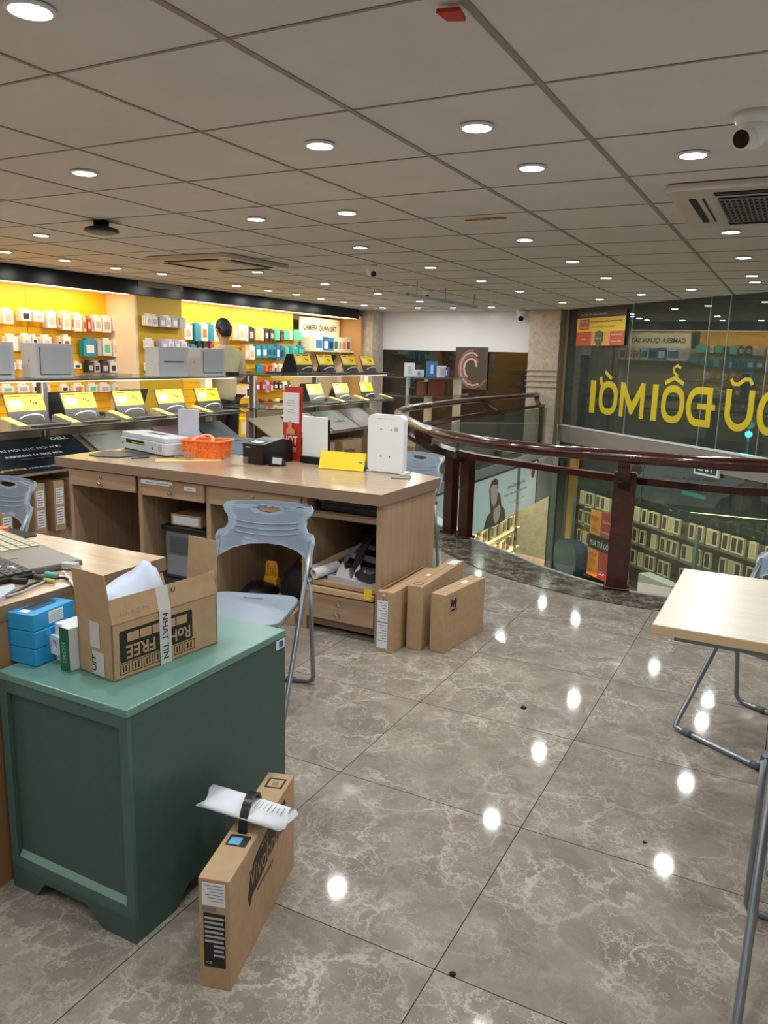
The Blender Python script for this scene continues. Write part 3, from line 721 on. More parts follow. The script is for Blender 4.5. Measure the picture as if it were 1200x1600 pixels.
ps = thing('swirl_poster', 'glossy poster with a grey and reddish swirl on the dark glass of the back wall', 'poster')
d = ray(738, 573); xx, zz = float(d[0]*13.98/d[1]), float(CAMZ+d[2]*13.98/d[1])
MB().box2((xx-.35, 13.985, zz-.42), (xx+.30, 13.99, zz+.36)).done('sheet', pm('poster_smoke', '4c4644', .15), ps)
for k, (r_, m_) in enumerate(((.10, 'b9b2b0'), (.17, '9c4b4e'), (.24, 'a39c9a'), (.30, '8a5f5c'))):
    pts = [(xx+(r_*.75+.012*j)*math.cos(.5*k+j*.42), 13.98, zz+(r_+.012*j)*math.sin(.5*k+j*.42)) for j in range(11)]
    MB().tube(pts, .02, flat=(.008, .035)).done('swirl', pm('swirl'+m_, m_, .25), ps)
# street lamp glowing teal outside
sx, sz = FAC(1105, 672)
t = thing('teal_street_light', 'small teal green light glowing beyond the glass below the yellow letters', 'street light', (*facpt(sx+.06, -.9), zq(sz-.08)))
MB().lathe([(.001, -.045), (.04, -.02), (.045, .02), (.001, .05)], n=16).done('bulb', emat('teal_glow', '30ffd8', 30), t)
MB().tube([(0, 0, -.05), (0, 0, -3.9)], .02, 8).done('pole', DGREY, t)
l = bpy.data.lights.new('teal', 'POINT'); l.energy = 16; l.color = (.1, 1, .8); l.shadow_soft_size = .05
lo = bpy.data.objects.new('teal_light', l); COL.objects.link(lo); lo.parent = t; lo.location = (0, .0, .12)
sx, sz = FAC(1045, 775)
t = thing('teal_neon_tube', 'teal green glowing light low behind the ground floor glass', 'neon light', (*facpt(sx, -.6), zq(sz)))
MB().box((0, 0, 0), (.45, .04, .05), math.atan2(FE[1], FE[0])).done('tube', emat('teal_tube', '25b8a8', 2.2), t)
t = thing('added_street_fill', 'added fill light on a tall pole beyond the facade glass', 'street light', (*facpt(6, -5.5), -3.4))  # fill light for the outside, given a made-up pole and head
MB().tube([(0, 0, 0), (0, 0, 7.4), (-.6, .2, 7.9)], .05, 8).done('pole', DGREY, t)
MB().box((-.8, .25, 7.9), (.5, .3, .08), 0, .02).done('fill_light_head', LGREY, t)
area('street_fill_light', (-.8, .25, 7.84), .5, 420, (.75, .9, .85), (0, 0, 0), t)

# ================================================================== YELLOW DISPLAY WALL (left)
XW, XF = -8.1, -7.6
dw = thing('accessory_display_wall', 'long yellow accessory display wall with black fascia along the left side', 'display wall')
for i, (a, b) in enumerate(((-3.0, 1.0), (1.0, 6.35), (6.35, 7.58), (8.42, 11.85))):
    MB().box2((XW-.06, a+.003, 0), (XW, b-.003, 2.21)).done('back_panel', YWALL, dw)
MB().box2((XW-.06, 11.85, 0), (XW, 13.47, 1.84)).done('back_panel', pm('beige_panel', 'cdb48c', .5), dw)
MB().box2((XW, 13.47, 0), (XF-.02, 13.53, 2.21)).done('end_panel', pm('tan_panel', 'b98f5f', .45), dw)
MB().box2((XF-.02, -3, 2.2), (XF+.03, 13.28, CZ-.002)).done('fascia', pm('fascia_black', '0d0c0d', .22, spec=.22), dw)
for a, b in ((-3, 7.58), (8.42, 13.47)): MB().box2((XW, a, 2.21), (XF-.02, b, 2.26)).done('soffit', WARMW, dw)
MB().box2((XW-.06, -3, 2.26), (XF-.02, 13.5, 2.30)).done('top_cover', BLACK, dw)
MB().box2((XW, 7.56, 0), (XF, 7.60, 2.21)).done('column_side', pm('cream_side', 'ead6bd', .5), dw)
MB().box2((XW-.06, 7.60, 0), (XF, 8.42, 2.20)).done('column_face', YSHADE, dw)
MB().box2((XF+.031, 7.60, 2.31), (XF+.04, 8.42, CZ-.005)).done('column_top', pm('grey_column', '9a9187', .7), dw)
mb = MB(); mb.box2((XW, 13.40, .0), (XW+.05, 13.47, 1.84))
mb.done('edge_strip', WARMW, dw)
mb = MB()
for a, b in ((-3, 7.56), (8.42, 11.85)):
    for z in np.arange(.25, 1.95, .1): mb.box2((XW, a, z-.004), (XW+.003, b, z+.004))
mb.done('slat_grooves', pm('groove_yellow', 'c9930e', .6), dw)
for a, b in ((.5, 7.4), (8.6, 13.2)):
    n = int((b-a)/1.7)+1
    for i in range(n):
        y = a+(b-a)*(i+.5)/n
        area('strip_light', (XF-.14, y, 2.195), .05, WARM_W/4, (1, .77, .42) if y < 8 else (1, .86, .55), (0, math.radians(28), 0), dw, (b-a)/n*.9)
MB().box2((XF-.06, -2, 2.195), (XF-.03, 7.5, 2.212)).done('light_strip', WARME, dw)
MB().box2((XF-.06, 8.5, 2.195), (XF-.03, 13.3, 2.212)).done('light_strip', WARME, dw)
# CAMERA QUAN SAT sign
sg = thing('camera_section_sign', 'white sign reading CAMERA QUAN SÁT above the camera boxes', 'sign')
MB().box2((XW+.005, 12.02, 1.80), (XW+.03, 13.40, 2.18)).done('board', pm('sign_white', 'f3e6cb', .5), sg)
text('CAMERA QUAN SÁT', frame((XW+.034, 12.12, 1.93), (0, 1, 0), (0, 0, 1)), 1.16, .15, pm('sign_ink', '352e26', .5), sg, bold=.03)
sh = thing('camera_box_shelf', 'narrow pale shelf under the white sign carrying camera boxes', 'shelf')
MB().box2((XW+.001, 12.02, 1.565), (XW+.33, 13.46, 1.59)).done('board', pm('shelf_birch', 'e5c98f', .5), sh)
MB().box2((XW+.001, 12.1, 1.50), (XW+.2, 12.12, 1.565)).done('bracket', WARMW, sh)
x = 0
for i, (a, b, z, c, c2, nm) in enumerate([(481, 490, .24, 'e8e0d4', 'cfc6ba', 'plain white'), (490, 502, .27, 'dfe6ef', '4f7fb5', 'white and pale blue'), (503, 511, .25, '2f6aa8', 'dce8f2', 'deep blue'),
      (511, 519, .24, '3c86c4', '16324f', 'bright blue'), (519, 526, .25, 'c5d8d0', '3a7a6a', 'greenish'), (527, 531, .23, 'e8e4dc', '8a8f95', 'narrow white'), (532, 538, .25, 'eecfae', 'e0762f', 'orange and white'), (539, 545, .26, 'cfc8ca', '57525a', 'grey'), (546, 550, .22, 'd9cfc4', '8e7a66', 'small beige')]):
    ya = OX(a, 530, XW+.2)[0]; yb = OX(b, 530, XW+.2)[0]
    mb = MB().box2((XW+.05, ya, 1.591), (XW+.24, yb-.01, 1.591+z)).m(1).box2((XW+.24, ya+.02, 1.63), (XW+.243, yb-.03, 1.591+z*.7))
    o = mb.done('camera_box', [pm('cb'+c, c, .5), pm('cb'+c2, c2, .5)])
    tag(o, nm+' camera box on the shelf under the white camera sign', 'box')

# hanging packages -------------------------------------------------------------
def pack_mesh(w_, h_, d_, c, c2, nm='hanging_package'):
    mb = MB().box((d_/2, 0, -h_/2), (d_, w_, h_)).m(1).box((d_+.0012, 0, -h_*.55), (.002, w_*.62, h_*.5)).m(2).box((d_*.5, 0, .008), (d_+.006, .006, .006)).m(0).box((d_/2, 0, .012), (.002, w_*.5, .03))
    me = mb.done(nm, [pm('pk'+c, c, .45), pm('pk'+c2, c2, .45), LGREY])
    return me
def packs(X, items, cat, descr, grp, depth=3, dd=.035):
    for (pa, pb, pt, pbm, c, c2) in items:
        (ya, zt) = OX(pa, pt, X); (yb, _) = OX(pb, pt, X); (_, zb) = OX(pb, pbm, X)
        w_ = max(.03, (yb-ya)*.95); h_ = max(.04, zt-zb)
        base = None
        for k in range(depth):
            if base is None: o = base = pack_mesh(w_, h_, dd*.7, c, c2)
            else: o = base.copy(); COL.objects.link(o)
            o.location = (X-.02-(depth-1-k)*dd+.0, (ya+yb)/2, zt)
            o.rotation_euler = (0, 0, random.uniform(-.06, .06))
            tag(o, descr, cat, grp)
Wt, Gy, Dk, Tl, Mt, Bl, Or, Be, Rd, Pu = 'e9e4e2', 'b9b3b0', '33303a', '2a91ad', '5fcaa0', '3276a8', 'e8743a', 'dcb98a', 'b04038', 'c9b9d6'
X1 = XW+.14
r1 = [(4, 20, 484, 506, Wt, Gy), (32, 48, 484, 502, Wt, Dk), (52, 68, 487, 503, Wt, Gy), (73, 87, 487, 513, Wt, Gy), (90, 94, 490, 512, Be, Rd), (97, 109, 489, 516, Wt, Be), (110, 114, 492, 516, Be, Rd), (115, 127, 491, 518, Wt, Gy),
      (129, 134, 496, 518, Be, Rd), (136, 141, 497, 518, Rd, Be), (143, 146, 496, 518, Pu, Rd), (147, 158, 495, 518, Wt, Gy), (160, 173, 495, 520, Wt, Gy), (176, 190, 494, 518, Wt, Or)]
r2 = [(10, 27, 525, 548, Wt, Wt), (35, 48, 524, 548, Wt, Gy), (50, 58, 526, 542, Wt, Dk), (66, 80, 526, 545, Wt, Pu), (90, 96, 528, 548, Be, Dk), (98, 110, 526, 548, Wt, Rd), (130, 150, 531, 557, Tl, Wt), (152, 158, 532, 556, Gy, Pu),
      (160, 174, 531, 556, Wt, Mt), (176, 189, 532, 557, Wt, Be)]
r3 = [(3, 12, 566, 578, Wt, Gy), (13, 24, 566, 578, Wt, Mt), (29, 45, 566, 577, Wt, Gy), (115, 127, 568, 576, Wt, Dk), (137, 146, 566, 582, Dk, Gy), (147, 156, 567, 582, Gy, Dk), (158, 170, 566, 583, Dk, Pu), (172, 182, 566, 583, Wt, Dk), (184, 194, 566, 583, Wt, Gy)]
r4 = [(2, 22, 604, 613, Wt, Mt), (27, 46, 602, 613, Wt, Gy), (50, 64, 601, 613, Wt, Dk), (66, 78, 602, 612, Wt, Gy), (96, 107, 603, 612, Wt, Dk), (114, 132, 602, 612, Wt, Or), (138, 152, 601, 612, Wt, Mt), (155, 172, 601, 612, Wt, Gy), (176, 190, 601, 612, Wt, Gy)]
packs(X1, r1, 'package', 'white hanging accessory package in the top row of the left yellow wall bay', 'top row packages, left bay')
packs(X1, r2, 'package', 'hanging accessory package in the second row of the left yellow wall bay', 'second row packages, left bay')
packs(X1, r3, 'package', 'small hanging package in the third row of the left yellow wall bay', 'third row packages, left bay')
packs(X1, r4, 'package', 'small white package hanging in the fourth row below the upper glass shelf', 'fourth row packages, left bay', 2)
rc = [(229, 237, 493, 509, Wt, Pu), (238, 246, 494, 510, Wt, Gy), (250, 258, 496, 511, Gy, Wt), (259, 267, 496, 511, Wt, Pu), (269, 278, 497, 512, Gy, Wt), (280, 290, 498, 513, Gy, Gy)]
rc2 = [(231, 240, 531, 545, Wt, Wt), (252, 262, 533, 545, Pu, Wt), (263, 272, 533, 545, Wt, Pu), (273, 282, 533, 545, Pu, Wt), (283, 292, 534, 545, Wt, Pu), (232, 241, 567, 579, Wt, Be)]
packs(XF+.12, rc, 'package', 'pale package hanging in the upper row on the shaded yellow column', 'upper row packages on the column')
packs(XF+.12, rc2, 'package', 'pale purple package hanging in a lower row on the shaded yellow column', 'lower packages on the column')
R1 = [(288, 300, 507, 531, Wt, Gy), (304, 313, 506, 533, Tl, Tl), (314, 325, 506, 533, Wt, Or), (326, 333, 507, 533, Tl, Tl), (334, 344, 507, 533, Wt, Be), (363, 372, 508, 532, Be, Wt), (373, 383, 509, 532, Wt, Be), (384, 388, 511, 533, Wt, Gy), (389, 397, 512, 533, Dk, Gy), (399, 407, 514, 532, Be, Be),
      (408, 412, 514, 532, Wt, Gy), (413, 420, 515, 532, Dk, Gy), (422, 428, 516, 532, Dk, Gy), (429, 437, 516, 532, Mt, Mt), (438, 443, 518, 534, Dk, Rd), (444, 452, 517, 531, Mt, Mt), (453, 457, 518, 531, Wt, Pu), (459, 471, 517, 532, Mt, Mt)]
R2 = [(291, 297, 541, 562, Tl, Tl), (298, 307, 540, 562, Tl, Wt), (309, 316, 536, 560, Dk, Gy), (317, 325, 536, 560, Dk, Be), (328, 335, 537, 560, Rd, Dk), (383, 389, 541, 562, Be, Wt), (390, 398, 541, 562, Wt, Be), (399, 408, 541, 559, Tl, Wt), (409, 418, 541, 559, Tl, Wt), (419, 424, 541, 558, Tl, Dk), (425, 431, 541, 559, Tl, Dk), (432, 437, 540, 562, Bl, Wt), (438, 444, 541, 562, Bl, Dk),
      (446, 451, 543, 557, Mt, Mt), (452, 457, 543, 557, Tl, Tl), (458, 465, 542, 555, Mt, Tl), (466, 476, 542, 554, Tl, Mt)]
R3 = [(295, 300, 569, 580, Or, Or), (301, 307, 569, 580, Or, Be), (402, 411, 570, 587, Tl, Bl), (415, 419, 571, 584, Or, Or), (420, 423, 571, 584, Rd, Or), (424, 427, 571, 584, Or, Be), (428, 433, 570, 584, Wt, Dk), (437, 442, 571, 582, Wt, Or), (443, 447, 571, 580, Be, Wt), (454, 460, 571, 580, Wt, Be)]
R4 = [(400, 406, 597, 611, Rd, Wt), (409, 415, 597, 610, Rd, Pu), (416, 421, 597, 613, Pu, Rd), (422, 427, 597, 613, Rd, Wt), (428, 434, 598, 608, Dk, Wt), (435, 441, 598, 608, Dk, Wt), (443, 449, 598, 609, Wt, Bl), (450, 455, 598, 609, Bl, Wt)]
R5 = [(399, 404, 626, 637, Rd, Dk), (405, 411, 626, 637, Dk, Wt), (412, 419, 627, 637, Rd, Wt), (420, 428, 627, 636, Dk, Rd), (432, 439, 625, 635, Wt, Dk)]
R6 = [(402, 407, 653, 675, Wt, Dk), (408, 413, 653, 675, Wt, Dk), (415, 419, 652, 673, Wt, Dk), (420, 424, 652, 673, Wt, Dk), (428, 436, 650, 662, Wt, Gy)]
packs(X1, R1, 'package', 'hanging package in the top row of the far yellow bay, left of the sign', 'top row packages, far bay')
packs(X1, R2, 'package', 'hanging package in the second row of the far yellow wall bay', 'second row packages, far bay')
packs(X1, R3, 'package', 'small hanging package in the third row of the far yellow wall bay', 'third row packages, far bay', 2)
packs(X1, R4, 'package', 'small hanging package in the fourth row of the far yellow bay', 'fourth row packages, far bay', 2)
packs(X1, R5, 'package', 'dark red hanging package in the fifth row of the far yellow wall bay', 'fifth row packages, far bay', 2)
packs(X1, R6, 'bottle', 'white and dark bottle shaped pack in the lowest row of the far yellow wall bay', 'lowest row packs, far bay', 1)
for (a, b, zt, zb, c, c2, l) in [(384, 393, 603, 622, Wt, Dk, 'white boxed headset hanging beside the salesman'), (385, 392, 580, 600, Dk, Gy, 'black boxed item hanging right of the salesman'), (376, 398, 655, 682, 'f0c81e', Wt, 'yellow box low on the yellow wall behind the blue chair')]:
    (ya, z1_), (yb, _) = OX(a, zt, XW+.35), OX(b, zt, XW+.35); z0_ = OX(a, zb, XW+.35)[1]
    o = MB().box2((XW+.1, ya, z0_), (XW+.35, yb, z1_)).m(1).box2((XW+.35, ya+.03, z0_+.03), (XW+.352, yb-.03, z1_-.05)).done('boxed_accessory', [pm('pk'+c, c), pm('pk'+c2, c2)]); tag(o, l, 'box')

# ================================================================== SALESMAN
man = thing('person', 'salesman seen from behind in a cream shirt and dark trousers by the yellow wall', 'person', (-6.2, 7.60, 0), math.radians(78))
# local frame: faces +Y ; K scales the 1.75 m figure
K = 1.88/1.75
def skin(name, verts, edges, radii, mat, parent, sub=2, root=0):
    me = bpy.data.meshes.new(name); me.from_pydata([Vector(v)*K for v in verts], edges, [])
    o = bpy.data.objects.new(name, me); COL.objects.link(o)
    s = o.modifiers.new('s', 'SKIN'); s.use_smooth_shade = True; s.branch_smoothing = .6
    for i, r in enumerate(radii):
        rr = r if isinstance(r, tuple) else (r, r)
        me.skin_vertices[0].data[i].radius = (rr[0]*K, rr[1]*K)
    me.skin_vertices[0].data[root].use_root = True
    u = o.modifiers.new('u', 'SUBSURF'); u.levels = sub; u.render_levels = sub
    dg = bpy.context.evaluated_depsgraph_get(); dg.update()
    m2 = bpy.data.meshes.new_from_object(o.evaluated_get(dg)); o.modifiers.clear(); o.data = m2
    m2.materials.clear(); m2.materials.append(mat); o.parent = parent
    for p in m2.polygons: p.use_smooth = True
    return o
# body: pelvis, spine, neck, head, arms, legs
bv = [(0, 0, .95), (0, .0, 1.12), (0, 0, 1.32), (0, -.01, 1.46), (0, .0, 1.54), (0, .015, 1.62), (0, .02, 1.70)]
be = [(0, 1), (1, 2), (2, 3), (3, 4), (4, 5), (5, 6)]
br = [(.10, .07), (.11, .075), (.12, .075), (.05, .05), .052, (.078, .092), (.068, .08)]
def add(v, par, r): bv.append(v); be.append((par, len(bv)-1)); br.append(r); return len(bv)-1
for s in (-1, 1):
    sh_ = add((s*.18, 0, 1.37), 2, .05)
    el_ = add((s*.25, .0, 1.13), sh_, .043)
    wr = add((s*.22, .20 if s > 0 else .12, 1.0 if s > 0 else .93), el_, .028)
    pl = add((s*.215, wr and (.27 if s > 0 else .18), .99 if s > 0 else .88), wr, (.036, .018))
    b0 = Vector(bv[pl])
    dv = (Vector(bv[pl])-Vector(bv[wr])).normalized()
    for j, (off, ln) in enumerate(((-.03, .062), (-.01, .072), (.01, .068), (.03, .052))):
        q1 = b0+Vector((off, 0, 0))+dv*.03; q2 = q1+dv*ln*.55+Vector((0, 0, -.012)); q3 = q2+dv*ln*.4+Vector((0, 0, -.02))
        i1 = add(tuple(q1), pl, .0095); i2 = add(tuple(q2), i1, .009); add(tuple(q3), i2, .008)
    th = b0+Vector((-s*.035, 0, 0))-dv*.01; i1 = add(tuple(th), pl, .011); add(tuple(th+dv*.035+Vector((-s*.015, 0, -.005))), i1, .009)
    hp_ = add((s*.09, 0, .86), 0, .088)
    kn = add((s*.10, .01, .48), hp_, .058)
    an = add((s*.10, -.02, .09), kn, .038)
    add((s*.11, .13, .035), an, (.04, .03))
body = skin('body', bv, be, br, SKIN, man)
# shirt
sv = [(0, 0, .80), (0, 0, 1.10), (0, 0, 1.34), (0, -.005, 1.50), (.19, 0, 1.40), (.25, 0, 1.15), (.235, .1, 1.08), (-.19, 0, 1.40), (-.25, 0, 1.15), (-.235, .06, 1.05)]
skin('shirt', sv, [(0, 1), (1, 2), (2, 3), (2, 4), (4, 5), (5, 6), (2, 7), (7, 8), (8, 9)], [(.185, .135), (.17, .125), (.185, .13), (.07, .07), .09, .07, .055, .09, .07, .055], SHIRT, man)
skin('trousers', [(0, 0, 1.0), (.09, 0, .84), (.10, .01, .48), (.10, -.02, .09), (-.09, 0, .84), (-.10, .01, .48), (-.10, -.02, .09)], [(0, 1), (1, 2), (2, 3), (0, 4), (4, 5), (5, 6)], [(.165, .12), .105, .082, .062, .105, .082, .062], TROU, man)
for s in (-1, 1):
    o = MB(); o.prism(rrect(.095, .27, .045), 0, .05, Matrix.Translation((s*.11*K, .05*K, 0))); o.m(0).tube([(s*.11*K, -.02, .05), (s*.11*K, .0, .10)], .045, 12); o.done('shoe', BLACK, man)
# hair cap, ears, nose
hm = MB()
prof = []
for j in range(9):
    a = j/8*PI*.56
    prof.append((.088*math.sin(a)*K+.001, (1.672+.112*math.cos(a))*K))
hm.lathe(prof[::-1], (0, .01*K, 0), 24)
hm.tube([(0, -.03*K, 1.575*K), (0, -.025*K, 1.62*K), (0, -.02*K, 1.69*K)], [.05*K, .07*K, .082*K], 16)
hair = hm.done('hair', HAIR, man, True)
for s in (-1, 1):
    MB().lathe([(.001, -.012), (.018, -.006), (.02, .0), (.013, .008), (.001, .01)], (s*.085*K, .015*K, 1.645*K), 12, 'X').done('ear', SKIN, man)
MB().tube([(0, .095*K, 1.675*K), (0, .112*K, 1.64*K), (0, .10*K, 1.632*K)], [.008, .014, .01], 8).done('nose', SKIN, man)
MB().tube([(-.024*K, .098*K, 1.603*K), (0, .106*K, 1.600*K), (.024*K, .098*K, 1.603*K)], .006, 8).done('mouth', pm('lips', '8e5148', .6), man)
for s in (-1, 1): MB().lathe([(.001, .008), (.01, .004), (.012, 0), (.001, -.003)], (s*.03*K, .096*K, 1.665*K), 12, 'Y').done('eye', DGREY, man)

# ================================================================== LAPTOP DISPLAY TABLES
def gondola(name, y0, y1, zt, zm, label):
    t = thing(name, label, 'display table', (-5.5, (y0+y1)/2, 0)); L = y1-y0; h = L/2
    for z in (zt, zm):
        MB().prism(rrect(.84, L, .10, 6), z-.014, z).done('glass_shelf', SHG, t)
        MB().tube([(p[0], p[1], z-.007) for p in rrect(.845, L+.004, .10, 6)], .007, 6, closed=True).done('shelf_rim', pm('dark_rim', '3c3a3a', .3), t)
    for yy in (-h+.16, 0, h-.18):
        if yy < h-.2: MB().box2((-.03, yy-.03, .05), (.03, yy+.03, zt-.015)).m(1).box2((.031, yy-.035, .1), (.045, yy-.025, zt-.02)).done('post', [pm('smoked_post', '55504c', .3), LGREY], t)
        else: MB().box2((-.035, yy-.05, .05), (.035, yy+.05, zt-.015)).done('post', WARMW, t)
    MB().box2((-.02, -h+.05, .1), (.02, h-.05, zm-.05)).done('core_panel', pm('taupe_core', '8c7668', .5), t)
    MB().box2((.30, -h+.1, zt-.026), (.32, h-.1, zt-.0145)).done('added_light_strip', emat('added_strip_glow', 'fff2d8', 1.2) if 'added_strip_glow' not in MATS else MATS['added_strip_glow'], t)  # glowing strip added under the top shelf to brighten the laptop cards
    area('added_card_light', (.31, 0, zt-.03), .03, 5*L, (1, .93, .78), (0, math.radians(20), 0), t, L-.2)  # added fill light that goes with the strip
    MB().box2((-.36, -h, 0), (.34, h, .07)).done('base', OAKX, t)
    for s in (-1, 1): MB().box2((.0, s*(h-.03)-.012, .07), (.34, s*(h-.03)+.012, .36)) .done('side_panel', pm('taupe_side', '97877c', .5), t)
    # sloping sign board
    M = frame((0, 0, 0), (0, 1, 0), (-.42, 0, .22)); 
    MB().box((0, 0, 0), (L-.04, .46, .012), M=Matrix.Translation((.22, 0, .665)) @ frame((0, 0, 0), (0, 1, 0), (-.42, 0, .24))).done('sloping_board', pm('board_beige', 'a08c7c', .5), t)
    return t
gondola('laptop_display_table', 2.2, 6.62, 1.27, .902, 'long glass laptop display table behind the left end of the wooden counter')
gondola('laptop_display_table', 7.08, 10.02, 1.272, .905, 'shorter glass laptop display table left of the railing, in front of the camera sign')
SL = frame((0, 0, 0), (0, 1, 0), (-.42, 0, .24))
def slope_sign(name, ya, yb, mat, label, texts=(), cat='sign', band=None, hh=.42):
    t = thing(name, label, cat, (-5.28+.012, (ya+yb)/2, .672)); L = yb-ya
    mb = MB().box((0, 0, .012), (L, hh, .008), M=SL @ Matrix.Translation((0, 0, .012)))
    mb.done('board', mat, t)
    for (s, x, y, w_, h_, m_, bold) in texts:
        text(s, SL @ Matrix.Translation((x*L-L/2, y*hh-hh/2, .019)), w_*L, h_*hh, m_, t, bold=bold)
    return t
WT = PAPER
dell = slope_sign('dark_laptop_sign', 3.2, 4.63, pm('dell_blue', '232c3c', .2, col2='11161f', scale=2), 'dark blue sloping sign with white DELL lettering under the left laptop shelf',
    [('DELL', .83, .86, .12, .08, WT, .02), ('GIẢI TRÍ MỌI LÚC MỌI NƠI', .34, .60, .50, .10, WT, .0), ('INSPIRON 14 5000 MỚI', .45, .43, .36, .08, WT, .01), ('INSPIRON 14 | BỀN MỚI', .52, .34, .2, .035, INKL, 0), ('| Tiên Phong Giá Rẻ - Chính Hãng Phân Phối', .52, .06, .46, .06, WT, 0), ('thegioididong', .3, .06, .2, .07, YEL, 0)])
slope_sign('grey_laptop_sign', 4.72, 5.45, SILV, 'light grey sloping sign with a small laptop picture, right of the dark blue sign', [('MSI  MODERN', .06, .85, .3, .06, INK, 0)])
slope_sign('pink_laptop_sign', 5.56, 6.1, PINK, 'pink sloping sign behind the orange basket', [('SIÊU MỎNG NHẸ', .1, .5, .7, .14, INK, 0)])
slope_sign('dark_photo_sign', 6.15, 6.58, pm('slate_photo', '5c6370', .3, noise=.5, scale=6), 'slate grey sloping picture sign at the right end of the near display table', [])
slope_sign('white_wave_sign', 7.7, 8.3, pm('sign_mixed', 'd7d2cc', .35, noise=.15, scale=4), 'pale sloping sign with a blue picture behind the upright white panel', [])
slope_sign('silver_laptop_sign', 8.35, 9.0, pm('sign_silver', 'cfcac6', .35, noise=.1, scale=3), 'silver sloping sign with small dark writing on the far display table', [('ThinkBook', .3, .35, .45, .12, INK, 0)])
slope_sign('pink_silver_sign', 9.03, 9.6, pm('sign_pinkgrey', 'cfb9c4', .35, noise=.15, scale=5), 'pinkish sloping sign at the railing end of the far display table', [])

def make_laptop(label, group):
    t = thing('laptop', label, 'laptop', (0, 0, 0), 0, group)
    MB().box((.12, 0, .009), (.24, .36, .018), 0, .004).m(1).box((.09, 0, .0185), (.11, .31, .002)).m(2).box((.19, 0, .0185), (.06, .10, .001)).done('base', [pm('laptop_dark', '3d3b3c', .35), BLACKM, DGREY], t)
    a = .36; S = frame((0, 0, .015), (0, 1, 0), (-math.sin(a), 0, math.cos(a)))
    sc = MB(); sc.box((0, 0, 0), (.36, .235, .008), M=S @ Matrix.Translation((0, .12, 0))); sc.done('screen', pm('laptop_screen', '2b2a2d', .3), t)
    pc = MB(); pc.box((0, 0, 0), (.34, .135, .002), M=S @ Matrix.Translation((0, .165, .006)))
    p = pc.done('price_card', YEL, t)
    q = MB()
    q.box((0, 0, 0), (.12, .07, .001), M=S @ Matrix.Translation((-.09, .155, .008)))
    q.m(1)
    for k, wd in enumerate((.012, .012, .02)): q.box((0, 0, 0), (wd, .03-.006*k, .001), M=S @ Matrix.Translation((.05+.022*k, .17-.006*k, .008)))
    q.box((0, 0, 0), (.10, .008, .001), M=S @ Matrix.Translation((-.08, .218, .008))); q.box((0, 0, 0), (.12, .008, .001), M=S @ Matrix.Translation((.07, .218, .008)))
    q.done('card_print', [pm('card_pale', 'f7dd90', .5), INK], p)
    MB().tube(catmull([(.0, -.10, .05), (.03, -.07, .075), (.05, .0, .085), (.04, .08, .07), (.01, .12, .03)], 6), .005, 6).done('security_cable', WHITE, t)
    return t
def price_stand(label, group):
    t = thing('price_stand', label, 'price stand', (0, 0, 0), 0, group)
    mb = MB(); mb.prism([(0, 0), (.24, 0), (.24, .012), (0, .07)], -.05, .05, frame((0, 0, 0), (1, 0, 0), (0, 0, 1)))
    mb.done('block', ACR, t)
    mb = MB().box((0, 0, 0), (.22, .07, .002), M=frame((.12, 0, .046), (1, 0, -.24), (0, 1, 0))); mb.done('price_strip', pm('strip_yellow', 'f3dd62', .5), t)
    return t
lp0 = None; ps0 = None
def put_laptop(y, z, label, group, x=-5.36):
    global lp0
    if lp0 is None: lp0 = make_laptop(label, group); lp0.location = (x, y, z); lp0.rotation_euler = (0, 0, 0); return lp0
    return dup(lp0, (x, y, z), random.uniform(-.05, .03), label, group)
def put_stand(y, z, x=-5.36):
    global ps0
    l = 'clear slanted price stand with a yellow strip between the display laptops'
    if ps0 is None: ps0 = price_stand(l, 'price stands between laptops'); ps0.location = (x, y, z); return
    dup(ps0, (x, y, z), 0, l, 'price stands between laptops')
ordn = ['leftmost of the five', 'second of the five', 'middle of the five', 'fourth of the five', 'rightmost of the five']
put_laptop(3.55, .903, 'open laptop cut by the left edge on the near display table', 'laptops on the near table')
for i, (a, b) in enumerate(((4, 76), (92, 157), (174, 230), (242, 291), (303, 348))):
    ya = OX(a, 630, -5.4)[0]; yb = OX(b, 630, -5.4)[0]
    put_laptop((ya+yb)/2, .903, ordn[i]+' open laptops with yellow cards on the near display table', 'laptops on the near table')
    put_stand(ya-.03 if i == 0 else ya-.06, .903)
on = ['leftmost', 'second', 'third', 'rightmost']
for i, (a, b) in enumerate(((459, 490), (494, 524), (533, 558), (563, 587))):
    ya = OX(a, 560, -5.4)[0]; yb = OX(b, 560, -5.4)[0]
    put_laptop((ya+yb)/2, 1.273, on[i]+' laptop on the upper shelf of the far display table', 'laptops on the upper far shelf')
on = ['left', 'middle', 'right']
for i, (a, b) in enumerate(((478, 508), (520, 547), (560, 586))):
    ya = OX(a, 610, -5.4)[0]; yb = OX(b, 610, -5.4)[0]
    put_laptop((ya+yb)/2, .906, on[i]+' laptop on the lower shelf of the far display table', 'laptops on the lower far shelf'); put_stand(yb+.04, .906)
for yy, z in ((3.9, .903), (4.7, .903), (5.5, .903), (8.2, 1.273), (9.0, 1.273), (8.5, .906), (9.3, .906)):
    o = dup(lp0, (-5.66, yy, z), PI, 'laptop facing away, back row of a glass display shelf', 'laptops facing the yellow wall')
